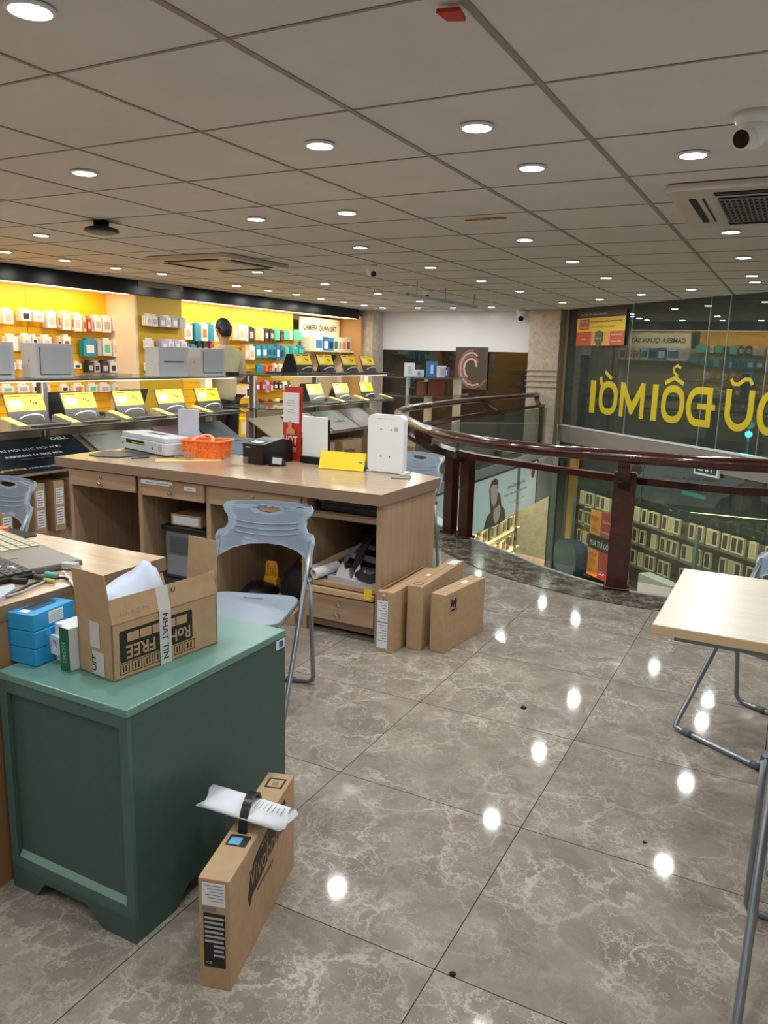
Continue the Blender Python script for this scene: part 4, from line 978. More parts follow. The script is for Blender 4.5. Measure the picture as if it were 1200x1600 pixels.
# pale computer boxes on the upper shelf
def pcbox(y0_, y1_, h, label, slot):
    t = thing('white_computer_case', label, 'computer case', (-5.32, (y0_+y1_)/2, 1.271)); w_ = y1_-y0_
    MB().box((0, 0, h/2), (.17, w_, h), 0, .004).done('body', pm('pale_case', 'c6c8cf', .4), t)
    if slot == 'dvd': MB().box((.087, 0, h*.5), (.004, w_*.66, .012)).done('disc_slot', DGREY, t)
    else:
        MB().box((.086, 0, h*.5), (.003, w_*.8, h*.78)).done('front_panel', pm('case_front', 'bbbec8', .3), t)
        MB().box((.088, 0, h*.11), (.003, w_*.8, .006)).m(0).box((.088, -w_*.4, h*.5), (.003, .004, h*.78)).done('panel_gap', DGREY, t)
    MB().lathe([(.001, -.001), (.006, -.001), (.006, .002), (.001, .002)], (0, -w_/2, h*.5), 10, 'Y').done('side_button', DGREY, t)
pcbox(3.62, 3.97, .27, 'pale grey computer case cut by the left edge on the upper glass shelf', 'f')
pcbox(4.16, 4.52, .27, 'large pale grey computer case, first whole one on the upper glass shelf', 'f')
pcbox(5.48, 5.88, .27, 'pale grey computer case with a disc slot, in front of the shaded yellow column', 'dvd')
pcbox(6.06, 6.42, .27, 'pale grey computer case covering the salesman\'s back', 'f')
for i, (yy, z) in enumerate(((3.95, 1.272), (4.85, 1.272), (5.2, 1.272), (6.45, 1.272))):
    o = MB().box((0, 0, .012), (.22, .30, .024), .05, .003).done('closed_tablet_tray', ACR); o.location = (-5.55, yy, z); tag(o, 'flat clear tray lying on the upper glass shelf of the near display table', 'tray', 'clear trays on the upper shelf')
o = MB().box((0, 0, .02), (.10, .10, .04), 0, .005).done('black_clip_box', BLACK); o.location = (-5.2, 6.50, 1.271); tag(o, 'small black box at the right end of the upper glass shelf', 'box')
# cardboard laptop boxes under the sloping boards
def brown_box(x, y, z, d, h, w_, rz, label, labels=(), group=None, name='cardboard_box'):
    """d along local x, w_ along local y; front sticker on +x"""
    t = thing(name, label, 'box', (x, y, z), rz, group)
    MB().box((0, 0, h/2), (d, w_, h), 0, .004).m(1).box((0, 0, h+.0005), (d*.98, .004, .001)).done('carton', [CARD, CARDD], t)
    for (yy, zz, ww, hh) in labels:
        s = MB().box((d/2+.0015, yy, zz), (.002, ww, hh)).done('label_sticker', PAPER, t)
        m_ = MB()
        for k in range(6): m_.box((d/2+.003, yy-ww*.05*(k % 3), zz+hh*(.38-.15*k)), (.001, ww*(.8-.12*(k % 3)), hh*.05))
        m_.done('label_print', INKL, s)
    return t
GB = 'laptop cartons under the display tables'
for i, (y, w_, n) in enumerate(((3.05, .09, 1), (3.45, .09, 0), (3.72, .10, 1), (4.02, .10, 1), (4.20, .10, 1), (4.36, .09, 1), (4.75, .3, 0), (5.3, .3, 0), (6.0, .35, 0))):
    hh = .40 if w_ < .2 else .28
    labs = [(0, .28, w_*.7, .13), (0, .12, w_*.7, .14)] if n else []
    brown_box(-5.29, y, .072, .36, hh, w_, .0, 'brown laptop carton standing on the plinth under the near display table', labs, GB)
for y, w_ in ((8.15, .42), (8.8, .5), (9.35, .12)):
    t = brown_box(-5.26, y, .072, .36, .36, w_, 0, 'brown carton with black lettering under the far display table', [], 'cartons under the far table')
text('Windows', frame((-5.078, 8.6, .26), (0, 1, 0), (0, 0, 1)), .26, .07, INK, None, 'dark_lettering')
tl = bpy.data.objects['dark_lettering']; tag(tl, 'black lettering on the brown carton under the far display table', 'lettering')

# ================================================================== ROUND SPEAKER DISPLAY beyond the railing
t = thing('speaker_display_stand', 'display stand with two pale glass shelves holding speakers beyond the railing', 'display stand', (-5.12, 11.15, 0))
MB().tube([(-.15, -.35, 0), (-.15, -.35, 1.22)], .035, 10).done('pole', LGREY, t)
for s in (-.25, .25): MB().box2((.1+s-.05, .35, 0), (.1+s+.05, .45, 1.2)).done('post', WARMW, t)
for z in (.93, 1.2): MB().prism(rrect(1.0, 1.5, .25), z, z+.02).done('glass_shelf', SHG, t)
MB().box2((-.4, -.7, .0), (.4, .7, .2)).done('base', OAKX, t)
def stb(px, py, x, z, d, name, label, cat, mat, extra=None):
    y = 10.0+x
    return
for (px, zz, w_, h_, c, c2, nm, lab, cat) in [(639, 1.22, .16, .20, 'd8dde6', 'a9b4c4', 'white_box', 'tall white box at the left of the upper speaker shelf', 'box'), (654, 1.22, .16, .10, 'd8dbe2', '7c828c', 'white_box', 'low white box between tall boxes on the upper speaker shelf', 'box'),
      (674, 1.22, .17, .23, '3f7fbe', 'bcd9ee', 'blue_box', 'bright blue box on the upper speaker shelf', 'box'), (689, 1.22, .14, .17, 'dcd8e2', 'b3a9c6', 'white_box', 'white box right of the blue box on the speaker shelf', 'box'), (698, 1.22, .06, .15, '5a54a0', 'dcd8e2', 'purple_box', 'narrow purple box at the right end of the upper speaker shelf', 'box'),
      (631, .95, .09, .11, '1a1a1c', '3c3c40', 'black_speaker', 'small black speaker at the left of the lower speaker shelf', 'speaker'), (644, .95, .08, .10, '1a1a1c', '3c3c40', 'black_speaker', 'small black speaker right of its twin on the lower speaker shelf', 'speaker')]:
    d = ray(px, 600); t_ = 10.85/d[1]; x = float(d[0]*t_)
    o = MB().box((0, 0, h_/2), (w_, .12, h_), .45, .004).m(1).box((.0, -.0615, h_*.5), (w_*.6, .002, h_*.55)).done(nm, [pm('b'+c, c), pm('b'+c2, c2)])
    o.location = (x, 10.85, zz+.001); o.rotation_euler = (0, 0, 0); tag(o, lab, cat)
for (px, w_, h_, lab) in ((661, .15, .20, 'smaller reddish wooden speaker on the lower speaker shelf'), (684, .25, .24, 'larger reddish wooden speaker with black front on the lower speaker shelf')):
    d = ray(px, 600); x = float(d[0]*10.8/d[1])
    t = thing('wooden_speaker', lab, 'speaker', (x, 10.8, .951), .2)
    MB().box((0, 0, h_/2), (w_, .2, h_), 0, .005).done('cabinet', wood('red_wood', '7d3b22', '5a2616', 2, .3), t)
    MB().box((w_/2+.006, 0, h_/2), (.012, .19, h_*.96)).done('front_grille', BLACK, t)
    MB().lathe([(.02, 0), (.05, .004), (.055, .0)], (w_/2+.013, 0, h_*.4), 18, 'X').done('cone', DGREY, t)

# ================================================================== WOODEN COUNTER
CX0, CX1, CY0, CY1, CT = -4.12, -1.815, 3.47, 4.20, .815
ct = thing('service_counter', 'long oak service counter with drawers and a grey brown top', 'counter', (0, 0, 0))
tp = [(-4.21, 3.44), (-1.80, 3.42), (-1.795, 4.14), (-2.02, 4.24), (-4.24, 4.20)]
mb = MB().m(1).prism(tp, CT-.06, CT-.001).m(0).prism(tp, CT-.001, CT)
mb.done('worktop', [OAKTOP, EDGE], ct)
MB().box2((-4.16, 3.60, 0), (-4.12, 4.15, CT-.06)).done('side_panel', OAK, ct)
MB().box2((-1.845, 3.46, 0), (-1.812, 4.12, CT-.06)).done('side_panel', OAK, ct)
for x in (-3.50, -2.965, -2.295): MB().box2((x-.016, 3.47, 0), (x+.016, 4.10, CT-.06)).done('divider', OAK, ct)
MB().box2((-4.12, 3.47, 0), (-4.09, 4.10, CT-.06)).done('divider', OAK, ct)
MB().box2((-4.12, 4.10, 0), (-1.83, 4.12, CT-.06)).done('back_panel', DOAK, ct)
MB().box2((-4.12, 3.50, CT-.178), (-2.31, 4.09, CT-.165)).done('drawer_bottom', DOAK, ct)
def drawer(x0, x1, z0, z1, y=3.462):
    d = MB().box2((x0, y-.009, z0), (x1, y+.009, z1), .002).done('drawer', OAKX, ct)
    xc = (x0+x1)/2
    MB().lathe([(.001, -.004), (.010, -.004), (.011, .0), (.001, .002)], (xc, y-.011, z1-(z1-z0)*.32), 14, 'Y').done('lock', CHROME, d)
    MB().lathe([(.005, 0), (.006, -.012), (.013, -.016), (.012, -.024), (.001, -.026)], (xc, y-.009, z0+(z1-z0)*.28), 16, 'Y').done('knob', CHROME, d)
    return d
drawer(-4.10, -3.525, .645, .748); d2 = drawer(-3.475, -2.985, .640, .748); drawer(-2.945, -2.315, .640, .748)
drawer(-2.275, -1.850, .085, .225)
s = MB().box2((-3.47, 3.449, .712), (-3.22, 3.452, .738)).done('name_label', PAPER, d2)
text('HẬU MÃI + NGUYÊN MAI', frame((-3.43, 3.4475, .718), (1, 0, 0), (0, 0, 1)), .18, .013, INK, ct, 'label_lettering')
s = MB().box2((-3.13, 3.449, .700), (-3.04, 3.452, .724)).done('name_label', PAPER, d2)
text('HÙNG', frame((-3.105, 3.4475, .708), (1, 0, 0), (0, 0, 1)), .04, .009, INK, ct, 'label_lettering')
# right bay: shelf, deck with step, base
MB().box2((-2.28, 3.48, .645), (-1.846, 4.09, .668)).m(1).box2((-2.28, 3.474, .645), (-1.846, 3.482, .668)).done('shelf', [OAKX, EDGE], ct)
MB().box2((-2.28, 3.47, .270), (-1.846, 4.09, .292)).m(1).box2((-2.28, 3.44, .236), (-1.85, 3.60, .262)).done('shelf', [OAKX, pm('light_edge', 'c9a887', .4)], ct)
MB().box2((-2.28, 3.50, .03), (-1.846, 3.52, .075)).done('plinth', EDGE, ct)
# black machine in the slot
t = thing('black_recorder', 'flat black electronic box in the top slot of the counter', 'recorder', (-2.06, 3.72, .669))
MB().box((0, 0, .043), (.40, .36, .084), 0, .006).done('case', BLACKG, t)
MB().box((0, -.182, .052), (.36, .003, .003)).m(0).box((.0, -.182, .03), (.34, .003, .002)).done('front_line', MGREY, t)
MB().box((-.17, -.182, .062), (.03, .003, .012)).done('badge', LGREY, t)
# --- things in the big open bay
t = thing('safety_helmet', 'grey and white plastic headgear frame with black strap in the open counter bay', 'headgear', (-2.0, 3.66, .293), .1)
mb = MB().prism([(-.19, -.12), (.02, -.17), (.13, -.15), (.15, .0), (.10, .12), (-.12, .12)], 0, .022); mb.done('base_plate', LGREY, t)
mb = MB()
mb.tube([(-.17, -.06, .02), (-.12, -.02, .10), (-.08, .02, .16), (-.02, .06, .20), (.0, .09, .25)], .01, flat=(.03, .012))
mb.tube([(-.10, -.01, .12), (.0, -.03, .12), (.12, -.03, .10)], .01, flat=(.012, .03)); mb.tube([(-.07, .03, .17), (.03, .03, .165)], .01, flat=(.012, .022)); mb.tube([(.12, -.03, .10), (.14, -.05, .02)], .01, flat=(.03, .012))
mb.done('grey_strut', MGREY, t)
mb = MB()
for x in (-.09, .01): mb.prism([(-.045, 0), (.045, 0), (.03, .06), (.012, .045), (-.01, .085), (-.03, .05)], -.01, .01, frame((x, -.13, .02), (1, 0, 0), (0, .25, 1)))
mb.done('white_fin', pm('fin_grey', 'c3c5c9', .4), t)
MB().tube(catmull([(.02, .08, .25), (-.01, -.0, .2), (-.02, -.08, .13), (-.0, -.13, .06), (.07, -.15, .04), (.13, -.13, .06)], 6), .01, flat=(.05, .008)).done('strap', BLACKM, t)
o = MB().prism(rrect(.22, .2, .08), 0, .22, Matrix.Translation((0, 0, 0))).done('black_bag', BLACKM); o.location = (-2.06, 3.92, .293); o.rotation_euler = (.1, 0, .3); tag(o, 'black cloth bag at the back of the open counter bay', 'bag')
def roll(name, a, b, r, col, label, hollow=.7):
    t = thing(name, label, 'roll', a); d = Vector(b)-Vector(a)
    n = 20; M = Matrix.Translation((0, 0, 0)) @ d.to_track_quat('Z', 'Y').to_matrix().to_4x4()
    circ = lambda rr: [(rr*math.cos(2*PI*i/n), rr*math.sin(2*PI*i/n)) for i in range(n)]
    MB().prism(circ(r), 0, d.length, M, holes=[circ(r*hollow)[::-1]]).done('tube', col, t)
    MB().prism(circ(r*hollow*.99), .04, .05, M).done('core', CARDD, t)
    return t
roll('cardboard_roll', (-2.27, 3.49, .335), (-2.17, 3.80, .40), .022, pm('kraft_tube', 'b3a184', .6), 'long beige cardboard tube lying in the open counter bay')
roll('tape_roll', (-2.235, 3.47, .323), (-2.17, 3.62, .345), .030, WHITE, 'white ringed roll below the beige tube in the open counter bay', .8)
o = MB().prism(rrect(.045, .055, .006), 0, .003, frame((0, 0, 0), (1, 0, 0), (0, 0, 1))).m(0).done('yellow_tag', YEL); o.location = (-1.875, 3.437, .275); tag(o, 'small yellow card hanging at the edge of the open counter bay', 'tag')
# printer in the second bay
t = thing('laser_printer', 'grey laser printer with black top standing in the counter bay', 'printer', (-3.22, 3.78, 0.10))
MB().box((0, 0, .155), (.40, .40, .31), 0, .02).done('body', pm('printer_grey', '767d86', .45), t)
MB().box((0, -.01, .325), (.42, .42, .035), 0, .01).done('control_panel', BLACK, t)
MB().box((-.02, -.203, .22), (.26, .012, .10), 0, .005).done('paper_slot', pm('slot_grey', '5a6068', .5), t)
MB().box((0, -.206, .09), (.34, .012, .13), 0, .005).done('paper_tray', pm('tray_grey', '8a9199', .45), t)
MB().box((.12, -.212, .17), (.03, .004, .012)).done('yellow_sticker', YEL, t)
mb = MB()
for k in range(4): mb.box((.17, -.212, .13-.03*k), (.014, .006, .01))
mb.done('button', LGREY, t)
MB().box((0, -.03, .05-.10), (.42, .42, .095)).done('stand', DGREY, t)
o = brown_box(-3.24, 3.72, .445, .28, .07, .24, 0, 'flat grey box with white label on top of the laser printer')
o.rotation_euler = (0, 0, -PI/2)
MB().box((.141, 0, .035), (.002, .2, .05)).done('label_sticker', PAPER, o)
# white sheet leaning in the first bay
o = MB().box((0, 0, .09), (.10, .012, .18), 0, .003).done('white_carton_flap', PAPER); o.location = (-3.58, 3.60, 0); o.rotation_euler = (.15, 0, .1); tag(o, 'white board standing on the floor in the left bay of the counter', 'board')
brown_box(-3.62, 3.86, 0, .2, .2, .16, 0, 'brown box in the dark left bay of the counter behind the white board')
# third bay: backpack, yellow glove, cable
o = MB(); o.lathe([(.001, 0), (.15, .01), (.17, .1), (.15, .2), (.08, .26), (.001, .27)], (0, 0, 0), 20); o = o.done('backpack', BLACKM); o.scale = (1, .7, 1); o.location = (-2.50, 3.80, .0); tag(o, 'black backpack in the third counter bay behind the blue chair', 'bag')
o = MB(); o.lathe([(.001, 0), (.11, .01), (.12, .07), (.08, .12), (.001, .13)], (0, 0, 0), 16); o = o.done('black_bag', pm('nylon', '17181c', .4)); o.location = (-2.78, 3.72, 0); tag(o, 'low black nylon bag beside the yellow glove under the counter', 'bag')
t = thing('yellow_glove', 'yellow looped grip standing on the bags under the counter', 'grip', (-2.74, 3.78, .13))
mb = MB()
for k in range(3): mb.tube(catmull([(-.04+.02*k, 0, 0), (-.035+.02*k, 0, .09), (-.02+.02*k, 0, .12), (-.0+.02*k, 0, .09), (.0+.02*k, 0, 0)], 5), .008, 8)
mb.done('loops', pm('yellow_rubber', 'e3a32c', .5), t)
MB().box((0, 0, 0), (.10, .05, .06), 0, .015).done('base', MATS['yellow_rubber'], t)
o = MB().tube(catmull([(-2.62, 4.08, .62), (-2.60, 4.0, .45), (-2.55, 3.95, .5), (-2.52, 3.98, .40), (-2.60, 3.9, .28), (-2.7, 3.85, .15)], 8), .006, 8).done('black_cable', BLACK); tag(o, 'black cable hanging inside the third counter bay', 'cable')
o = brown_box(-2.55, 3.62, 0, .3, .07, .35, .2, 'flat open brown box on the floor under the counter behind the chair seat')

# ------------------------------------------------------------------ on the counter
for (pts, lab) in (([(139, 711), (166, 705.5), (221, 707), (237, 711), (185, 715.5), (150, 714)], 'large flat black mat at the left end of the counter top'), ([(205, 717), (222, 712), (233, 712), (233, 716)], 'small flat black phone right of the black mat on the counter')):
    q = [P(a, b, CT) for a, b in pts]
    o = MB().prism(q, CT+.0005, CT+.006).done('black_mat' if len(pts) > 4 else 'black_phone', BLACK); tag(o, lab, 'mat' if len(pts) > 4 else 'phone')
# white scanner
t = thing('white_scanner', 'long white desktop scanner with a dark slot and green light on the counter', 'scanner', (-3.905, 4.03, CT), math.atan2(-.22, .67))
MB().box((0, 0, .048), (.64, .20, .080), 0, .006).m(0).box((0, .004, .106), (.62, .19, .034), 0, .006).done('body', pm('scanner_white', 'cfd6e2', .35), t)
MB().box((-.10, -.101, .065), (.26, .004, .026), 0, .001).done('feed_slot', BLACKM, t)
MB().box((-.05, -.103, .060), (.18, .004, .008)).done('green_strip', pm('green_strip', '9cc24a', .4), t)
MB().box((.0, .02, .122), (.22, .05, .003)).done('top_handle', DGREY, t)
MB().box((0, 0, .005), (.60, .16, .01)).done('foot', DGREY, t)
for x in (-.28, .15): MB().lathe([(.001, -.003), (.010, -.003), (.010, .001), (.001, .001)], (x, -.101, .045), 12, 'Y').done('round_button', MGREY, t)
MB().box((.26, -.102, .055), (.07, .003, .07)).m(1).box((.26, -.104, .055), (.05, .002, .05)).done('label_sticker', [PAPER, LGREY], t)
o = MB().box((0, 0, .15), (.14, .05, .30), 0, .004).done('white_upright_box', pm('bluish_white', 'c3cbd8', .4)); o.location = (-3.69, 4.13, CT+.0); o.rotation_euler = (0, 0, .1); tag(o, 'narrow white upright box standing between scanner and orange basket', 'box')
# orange basket
t = thing('orange_basket', 'orange pierced plastic basket with a curved handle on the counter', 'basket', (-3.425, 4.01, CT+.001), .22)
bw, bd, bh = .29, .20, .115
def ring(wv, dv, z, n=6): return [(p[0], p[1], z) for p in rrect(wv, dv, .03, n)]
mb = MB()
lo, hi = ring(bw*.90, bd*.90, .0), ring(bw, bd, bh)
n = len(lo); cols = 1
for side in range(n):
    a, b, c, d = lo[side], lo[(side+1) % n], hi[(side+1) % n], hi[side]
    L = math.dist(a, b); k = max(1, int(L/.026)); rows_ = 4
    va, vb, vc, vd = map(Vector, (a, b, c, d))
    for i in range(k):
        for j in range(rows_):
            u0, u1, w0, w1 = i/k, (i+1)/k, j/rows_, (j+1)/rows_
            def bl(u, w_): return (va*(1-u)+vb*u)*(1-w_)+(vd*(1-u)+vc*u)*w_
            q = [bl(u0, w0), bl(u1, w0), bl(u1, w1), bl(u0, w1)]; cen = sum(q, Vector())/4
            if k > 1:
                f = .42
                inn = [cen+(p-cen)*f for p in q]
                for e in range(4): mb.quad(q[e], q[(e+1) % 4], inn[(e+1) % 4], inn[e])
            else: mb.quad(*q)
bas = mb.done('pierced_wall', ORANGE, t)
sm = bas.modifiers.new('th', 'SOLIDIFY'); sm.thickness = .004
MB().tube(ring(bw+.01, bd+.01, bh), .008, 8, closed=True).done('rim', ORANGE, t)
MB().prism(rrect(bw*.9, bd*.9, .03), 0, .004).done('bottom', ORANGE, t)
MB().tube(catmull([(-.06, -bd/2, bh), (-.05, -.05, bh+.02), (0, .0, bh+.035), (.05, -.02, bh+.02), (.09, -bd/2, bh)], 6), .007, 8, flat=(.02, .006)).done('handle', pm('orange_pale', 'f7a98a', .4), t)
o = MB().box((0, 0, .03), (.12, .07, .05), .2, .006).done('clear_case', ACR); o.location = (-3.46, 3.83, CT); tag(o, 'small clear plastic case before the orange basket', 'case')
q = [P(243, 722, CT), P(345, 721, CT), P(347, 715.5, CT), P(300, 717, CT), P(243, 718, CT)]
o = MB().prism(q, CT+.0006, CT+.004).done('yellow_paper_strip', pm('strip_paper', 'e9cf7e', .5)); tag(o, 'long yellow paper strip lying before the orange basket', 'paper')
q = [P(250, 712, CT)]
o = MB().box((0, 0, .03), (.12, .09, .055), 0, .004).done('clear_card_holder', ACR); o.location = (-3.02, 3.80, CT+.001); tag(o, 'small clear acrylic card holder beside the black receipt printer', 'holder')
# receipt printer
t = thing('receipt_printer', 'black receipt printer on the counter', 'printer', (-2.975, 4.08, CT+.001), 1.45)
MB().prism([(-.15, 0), (.13, 0), (.13, .135), (.04, .155), (-.15, .125)], -.085, .085, frame((0, 0, 0), (1, 0, 0), (0, 0, 1))).done('body', BLACK, t)
MB().box((-.09, .0, .137), (.08, .10, .004), M=frame((-.07, 0, .137), (1, 0, .15), (0, 1, 0))).done('paper_lid', DGREY, t)
MB().box((0, 0, 0), (.04, .08, .003), M=frame((-.10, 0, .136), (1, 0, .15), (0, 1, 0))).done('receipt_paper', PAPER, t)
MB().box((-.1515, .04, .105), (.003, .04, .007)).done('badge', LGREY, t)
t = thing('card_reader', 'small black angled device right of the receipt printer', 'device', (-2.83, 3.97, CT+.001), .4)
MB().prism([(-.05, 0), (.05, 0), (.03, .05), (-.03, .06)], -.03, .03, frame((0, 0, 0), (1, 0, 0), (0, 0, 1))).done('body', BLACK, t)
MB().box((0, 0, 0), (.06, .04, .003), M=frame((0.005, -.034, .034), (1, 0, -.1), (0, .3, 1))).done('display', LGREY, t)
# red standee
t = thing('red_standee', 'tall red advert stand with white sheet on top reading HOT on the counter', 'advert stand', (-2.905, 4.245, CT+.001), math.atan2(-.04, .155))
MB().box((0, 0, .24), (.17, .012, .48), M=Matrix.Translation((0, 0, .24)) @ Matrix.Rotation(-.04, 4, 'X')).done('board', RED, t)
MB().box((0, -.012, .345), (.155, .002, .195)).m(1).box((0, -.0135, .39), (.08, .001, .004)).box((0, -.0135, .375), (.10, .001, .004)).box((0, -.0135, .36), (.09, .001, .004)).box((0, -.0135, .33), (.06, .001, .004)).box((0, -.0135, .315), (.09, .001, .004)).done('white_sheet', [PAPER, LGREY], t)
text('HOT', frame((-.07, -.022, .105), (1, 0, 0), (0, 0, 1)), .14, .06, WARMW, t, bold=.03)
text('MONEY', frame((-.065, -.022, .06), (1, 0, 0), (0, 0, 1)), .13, .03, WARMW, t, bold=.02)
mb = MB().prism([(-.04, .11), (.04, .11), (.045, .14), (.014, .155), (.016, .19), (-.004, .20), (-.022, .19), (-.02, .155), (-.04, .14)], .0, .002, frame((-.005, -.014, .06), (1, 0, 0), (0, 0, 1)))
mb.done('printed_figure', pm('print_peach', 'e59a72', .5), t)
# black device with white panel
t = thing('upright_display', 'upright white panel on a black device, standing on the counter', 'display stand', (-2.70, 4.20, CT+.001), -.06)
MB().box((0, 0, .16), (.19, .02, .28), 0, .003).done('panel', WHITE, t)
MB().box((0, .0, .02), (.20, .06, .05), 0, .006).done('foot', BLACK, t)
MB().box((0, .018, .15), (.20, .016, .27), 0, .003).done('back', BLACK, t)
# yellow folded sign
t = thing('yellow_tent_card', 'blank yellow folded tent card lying on the counter', 'card', (-2.42, 4.07, CT+.001), .12)
MB().box((0, 0, 0), (.30, .115, .003), M=frame((0, 0, .053), (1, 0, 0), (-.05, .45, .9))).m(0).box((0, 0, 0), (.30, .115, .003), M=frame((0, .05, .053), (1, 0, 0), (0, -.45, .9))).done('folded_card', YEL, t)
roll('grey_roll', (-2.30, 4.08, CT+.03), (-2.30, 4.16, CT+.03), .026, MGREY, 'small grey tape roll between yellow card and white panel')
# white upright panel box
t = thing('white_wall_unit', 'large white upright plastic unit with rounded corners and four holes on the counter', 'display stand', (-2.14, 4.13, CT+.001), .0)
F_ = frame((0, 0, .175), (1, 0, 0), (0, 0, 1))
MB().prism(rrect(.24, .345, .035, 6), -.02, .03, F_).m(0).box((0, .02, .004), (.26, .10, .008), 0, .002).done('body', WHITE, t)
mb = MB()
for x, z in ((-.03, .26), (.04, .26), (-.03, .10), (.03, .10)): mb.lathe([(.001, -.001), (.005, -.001), (.005, .001), (.001, .001)], (x, -.0305, z), 10, 'Y')
mb.done('screw_hole', MGREY, t)
MB().box((.07, -.0305, .265), (.025, .001, .025)).m(0).box((-.0, -.0305, .325), (.12, .001, .002)).done('printed_mark', LGREY, t)
t = thing('silver_bracket', 'small flat silver plate at the right end of the counter', 'plate', (-1.97, 3.98, CT+.001), .3)
MB().box((0, 0, .004), (.11, .06, .008), 0, .002).m(0).box((.02, .02, .012), (.06, .02, .01), 0, .002).done('plate', pm('silver', 'b9b6ae', .25, .8), t)

# ================================================================== NEAR DESK
dk = thing('near_desk', 'wooden desk at the lower left with a laptop on it', 'desk', (0, 0, 0))
MB().box2((-3.9, 1.19, CT-.045), (-1.835, 1.925, CT-.001)).m(1).box2((-3.9, 1.19, CT-.0012), (-1.835, 1.925, CT)).done('desktop', [pm('desk_edge', '8a725c', .4), wood('desk_oak', 'c6ab8b', 'b6987a', 0, .25)], dk)
MB().box2((-1.875, 1.21, 0), (-1.84, 1.90, CT-.045)).done('side_panel', pm('desk_side', 'a27a58', .5, noise=.08, scale=4), dk)
MB().box2((-3.85, 1.21, 0), (-3.82, 1.90, CT-.045)).done('side_panel', MATS['desk_side'], dk)
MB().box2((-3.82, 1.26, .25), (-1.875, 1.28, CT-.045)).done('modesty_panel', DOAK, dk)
MB().box2((-2.5, 1.3, .15), (-1.88, 1.88, .7)).done('drawer_unit', MATS['desk_side'], dk)
# laptop, seen from its right side
t = thing('grey_laptop', 'grey laptop with pale keys lying open on the near desk', 'laptop', (-2.38, 1.67, CT+.001), math.radians(-14))
MB().box((0, 0, .011), (.78, .25, .02), 0, .006).done('base', pm('laptop_taupe', '6f6762', .35), t)
mb = MB()
for i in range(14):
    for j in range(4): mb.box((-.36+i*.036, .095-j*.034, .0225), (.029, .027, .004), 0, .001)
mb.done('key', pm('pale_key', 'c9c6a8', .5), t)
MB().box((.17, -.06, .0215), (.13, .09, .001)).done('touchpad', pm('touchpad', '7b716b', .3), t)
MB().box((.335, -.075, .022), (.035, .022, .001)).m(0).box((.29, -.10, .022), (.035, .018, .001)).done('white_sticker', PAPER, t)
t = thing('black_keyboard', 'black keyboard in front of the grey laptop on the near desk', 'keyboard', (-2.22, 1.51, CT+.001), math.radians(-13))
MB().box((0, 0, .009), (.46, .15, .016), 0, .005).done('base', BLACK, t)
mb = MB()
for i in range(15):
    for j in range(5): mb.box((-.205+i*.0293, .055-j*.027, .020), (.024, .022, .006), 0, .0015)
mb.done('key', DGREY, t)
q = [P(a, b, CT) for a, b in ((-60, 815), (0, 823), (56, 835), (58, 838), (8, 847), (-60, 852))]
o = MB().prism(q, CT+.0006, CT+.004).done('mouse_pad', BLACKM); tag(o, 'black mouse pad at the back of the near desk', 'mouse pad')
x, y = P(-2, 826, CT+.02); o = MB().prism(rrect(.09, .05, .02), 0, .018).done('orange_item', ORANGE); o.location = (x-.02, y, CT+.004); o.rotation_euler = (0, 0, .8); tag(o, 'orange object on the mouse pad, cut by the left edge', 'object')
q = [P(a, b, CT+.01) for a, b in ((-50, 945), (-50, 925), (0, 918), (22, 913), (24, 920), (0, 935))]
o = MB().prism(q, CT+.0006, CT+.012).done('white_tablet', pm('bluegrey_white', 'b9c3d0', .35)); tag(o, 'flat white tray in front of the black keyboard on the near desk', 'tray')
def curve(name, px, z, r, m_, label, cat='cable'):
    pts = []
    for i, q in enumerate(px):
        zz = q[2] if len(q) > 2 else z
        x, y = P(q[0], q[1], zz); pts.append((x, y, zz))
    o = MB().tube(catmull(pts, 6), r, 8).done(name, m_); tag(o, label, cat); return o
zc = CT+.006
curve('black_cable', [(0, 934), (25, 925), (50, 912), (80, 905), (100, 903), (118, 911), (135, 925)], zc, .004, BLACK, 'black cable curling along the edge of the near desk')
curve('grey_cable', [(10, 932), (35, 924), (55, 915), (70, 908)], zc, .003, LGREY, 'thin grey cable beside the black one on the near desk')
curve('white_cable', [(98, 893, CT+.02), (104, 900), (112, 910), (118, 918, CT+.01), (119, 927, CT-.05), (118, 940, CT-.10), (119, 955, CT-.14)], zc, .0045, WHITE, 'white cable hanging over the right edge of the near desk')
def plug(name, px, py, l, r, rz, m_, label):
    x, y = P(px, py, CT+.015); t = MB().tube([(-l/2, 0, 0), (-l/2+.004, 0, 0), (l/2-.004, 0, 0), (l/2, 0, 0)], [r*.6, r, r, r*.7], 10).done(name, m_); t.location = (x, y, CT+.001+r); t.rotation_euler = (0, 0, rz); return tag(t, label, 'plug')
plug('teal_plug', 80, 895, .05, .008, .1, pm('teal_plug', '5fb0b0', .4), 'teal plug at the side of the grey laptop')
plug('green_plug', 76, 903, .04, .006, .2, pm('green_plug', 'b8c45c', .4), 'small yellow green plug below the teal plug')
plug('black_plug', 62, 899, .05, .008, .0, DGREY, 'black plug left of the teal plug')
plug('black_adapter', 30, 905, .05, .009, .3, BLACK, 'black adapter beside the black keyboard')
o = MB().box((0, 0, .012), (.05, .028, .02), .3, .003).done('silver_adapter', LGREY); x, y = P(110, 890, CT); o.location = (x, y, CT+.001); tag(o, 'silver adapter at the right corner of the grey laptop', 'adapter')

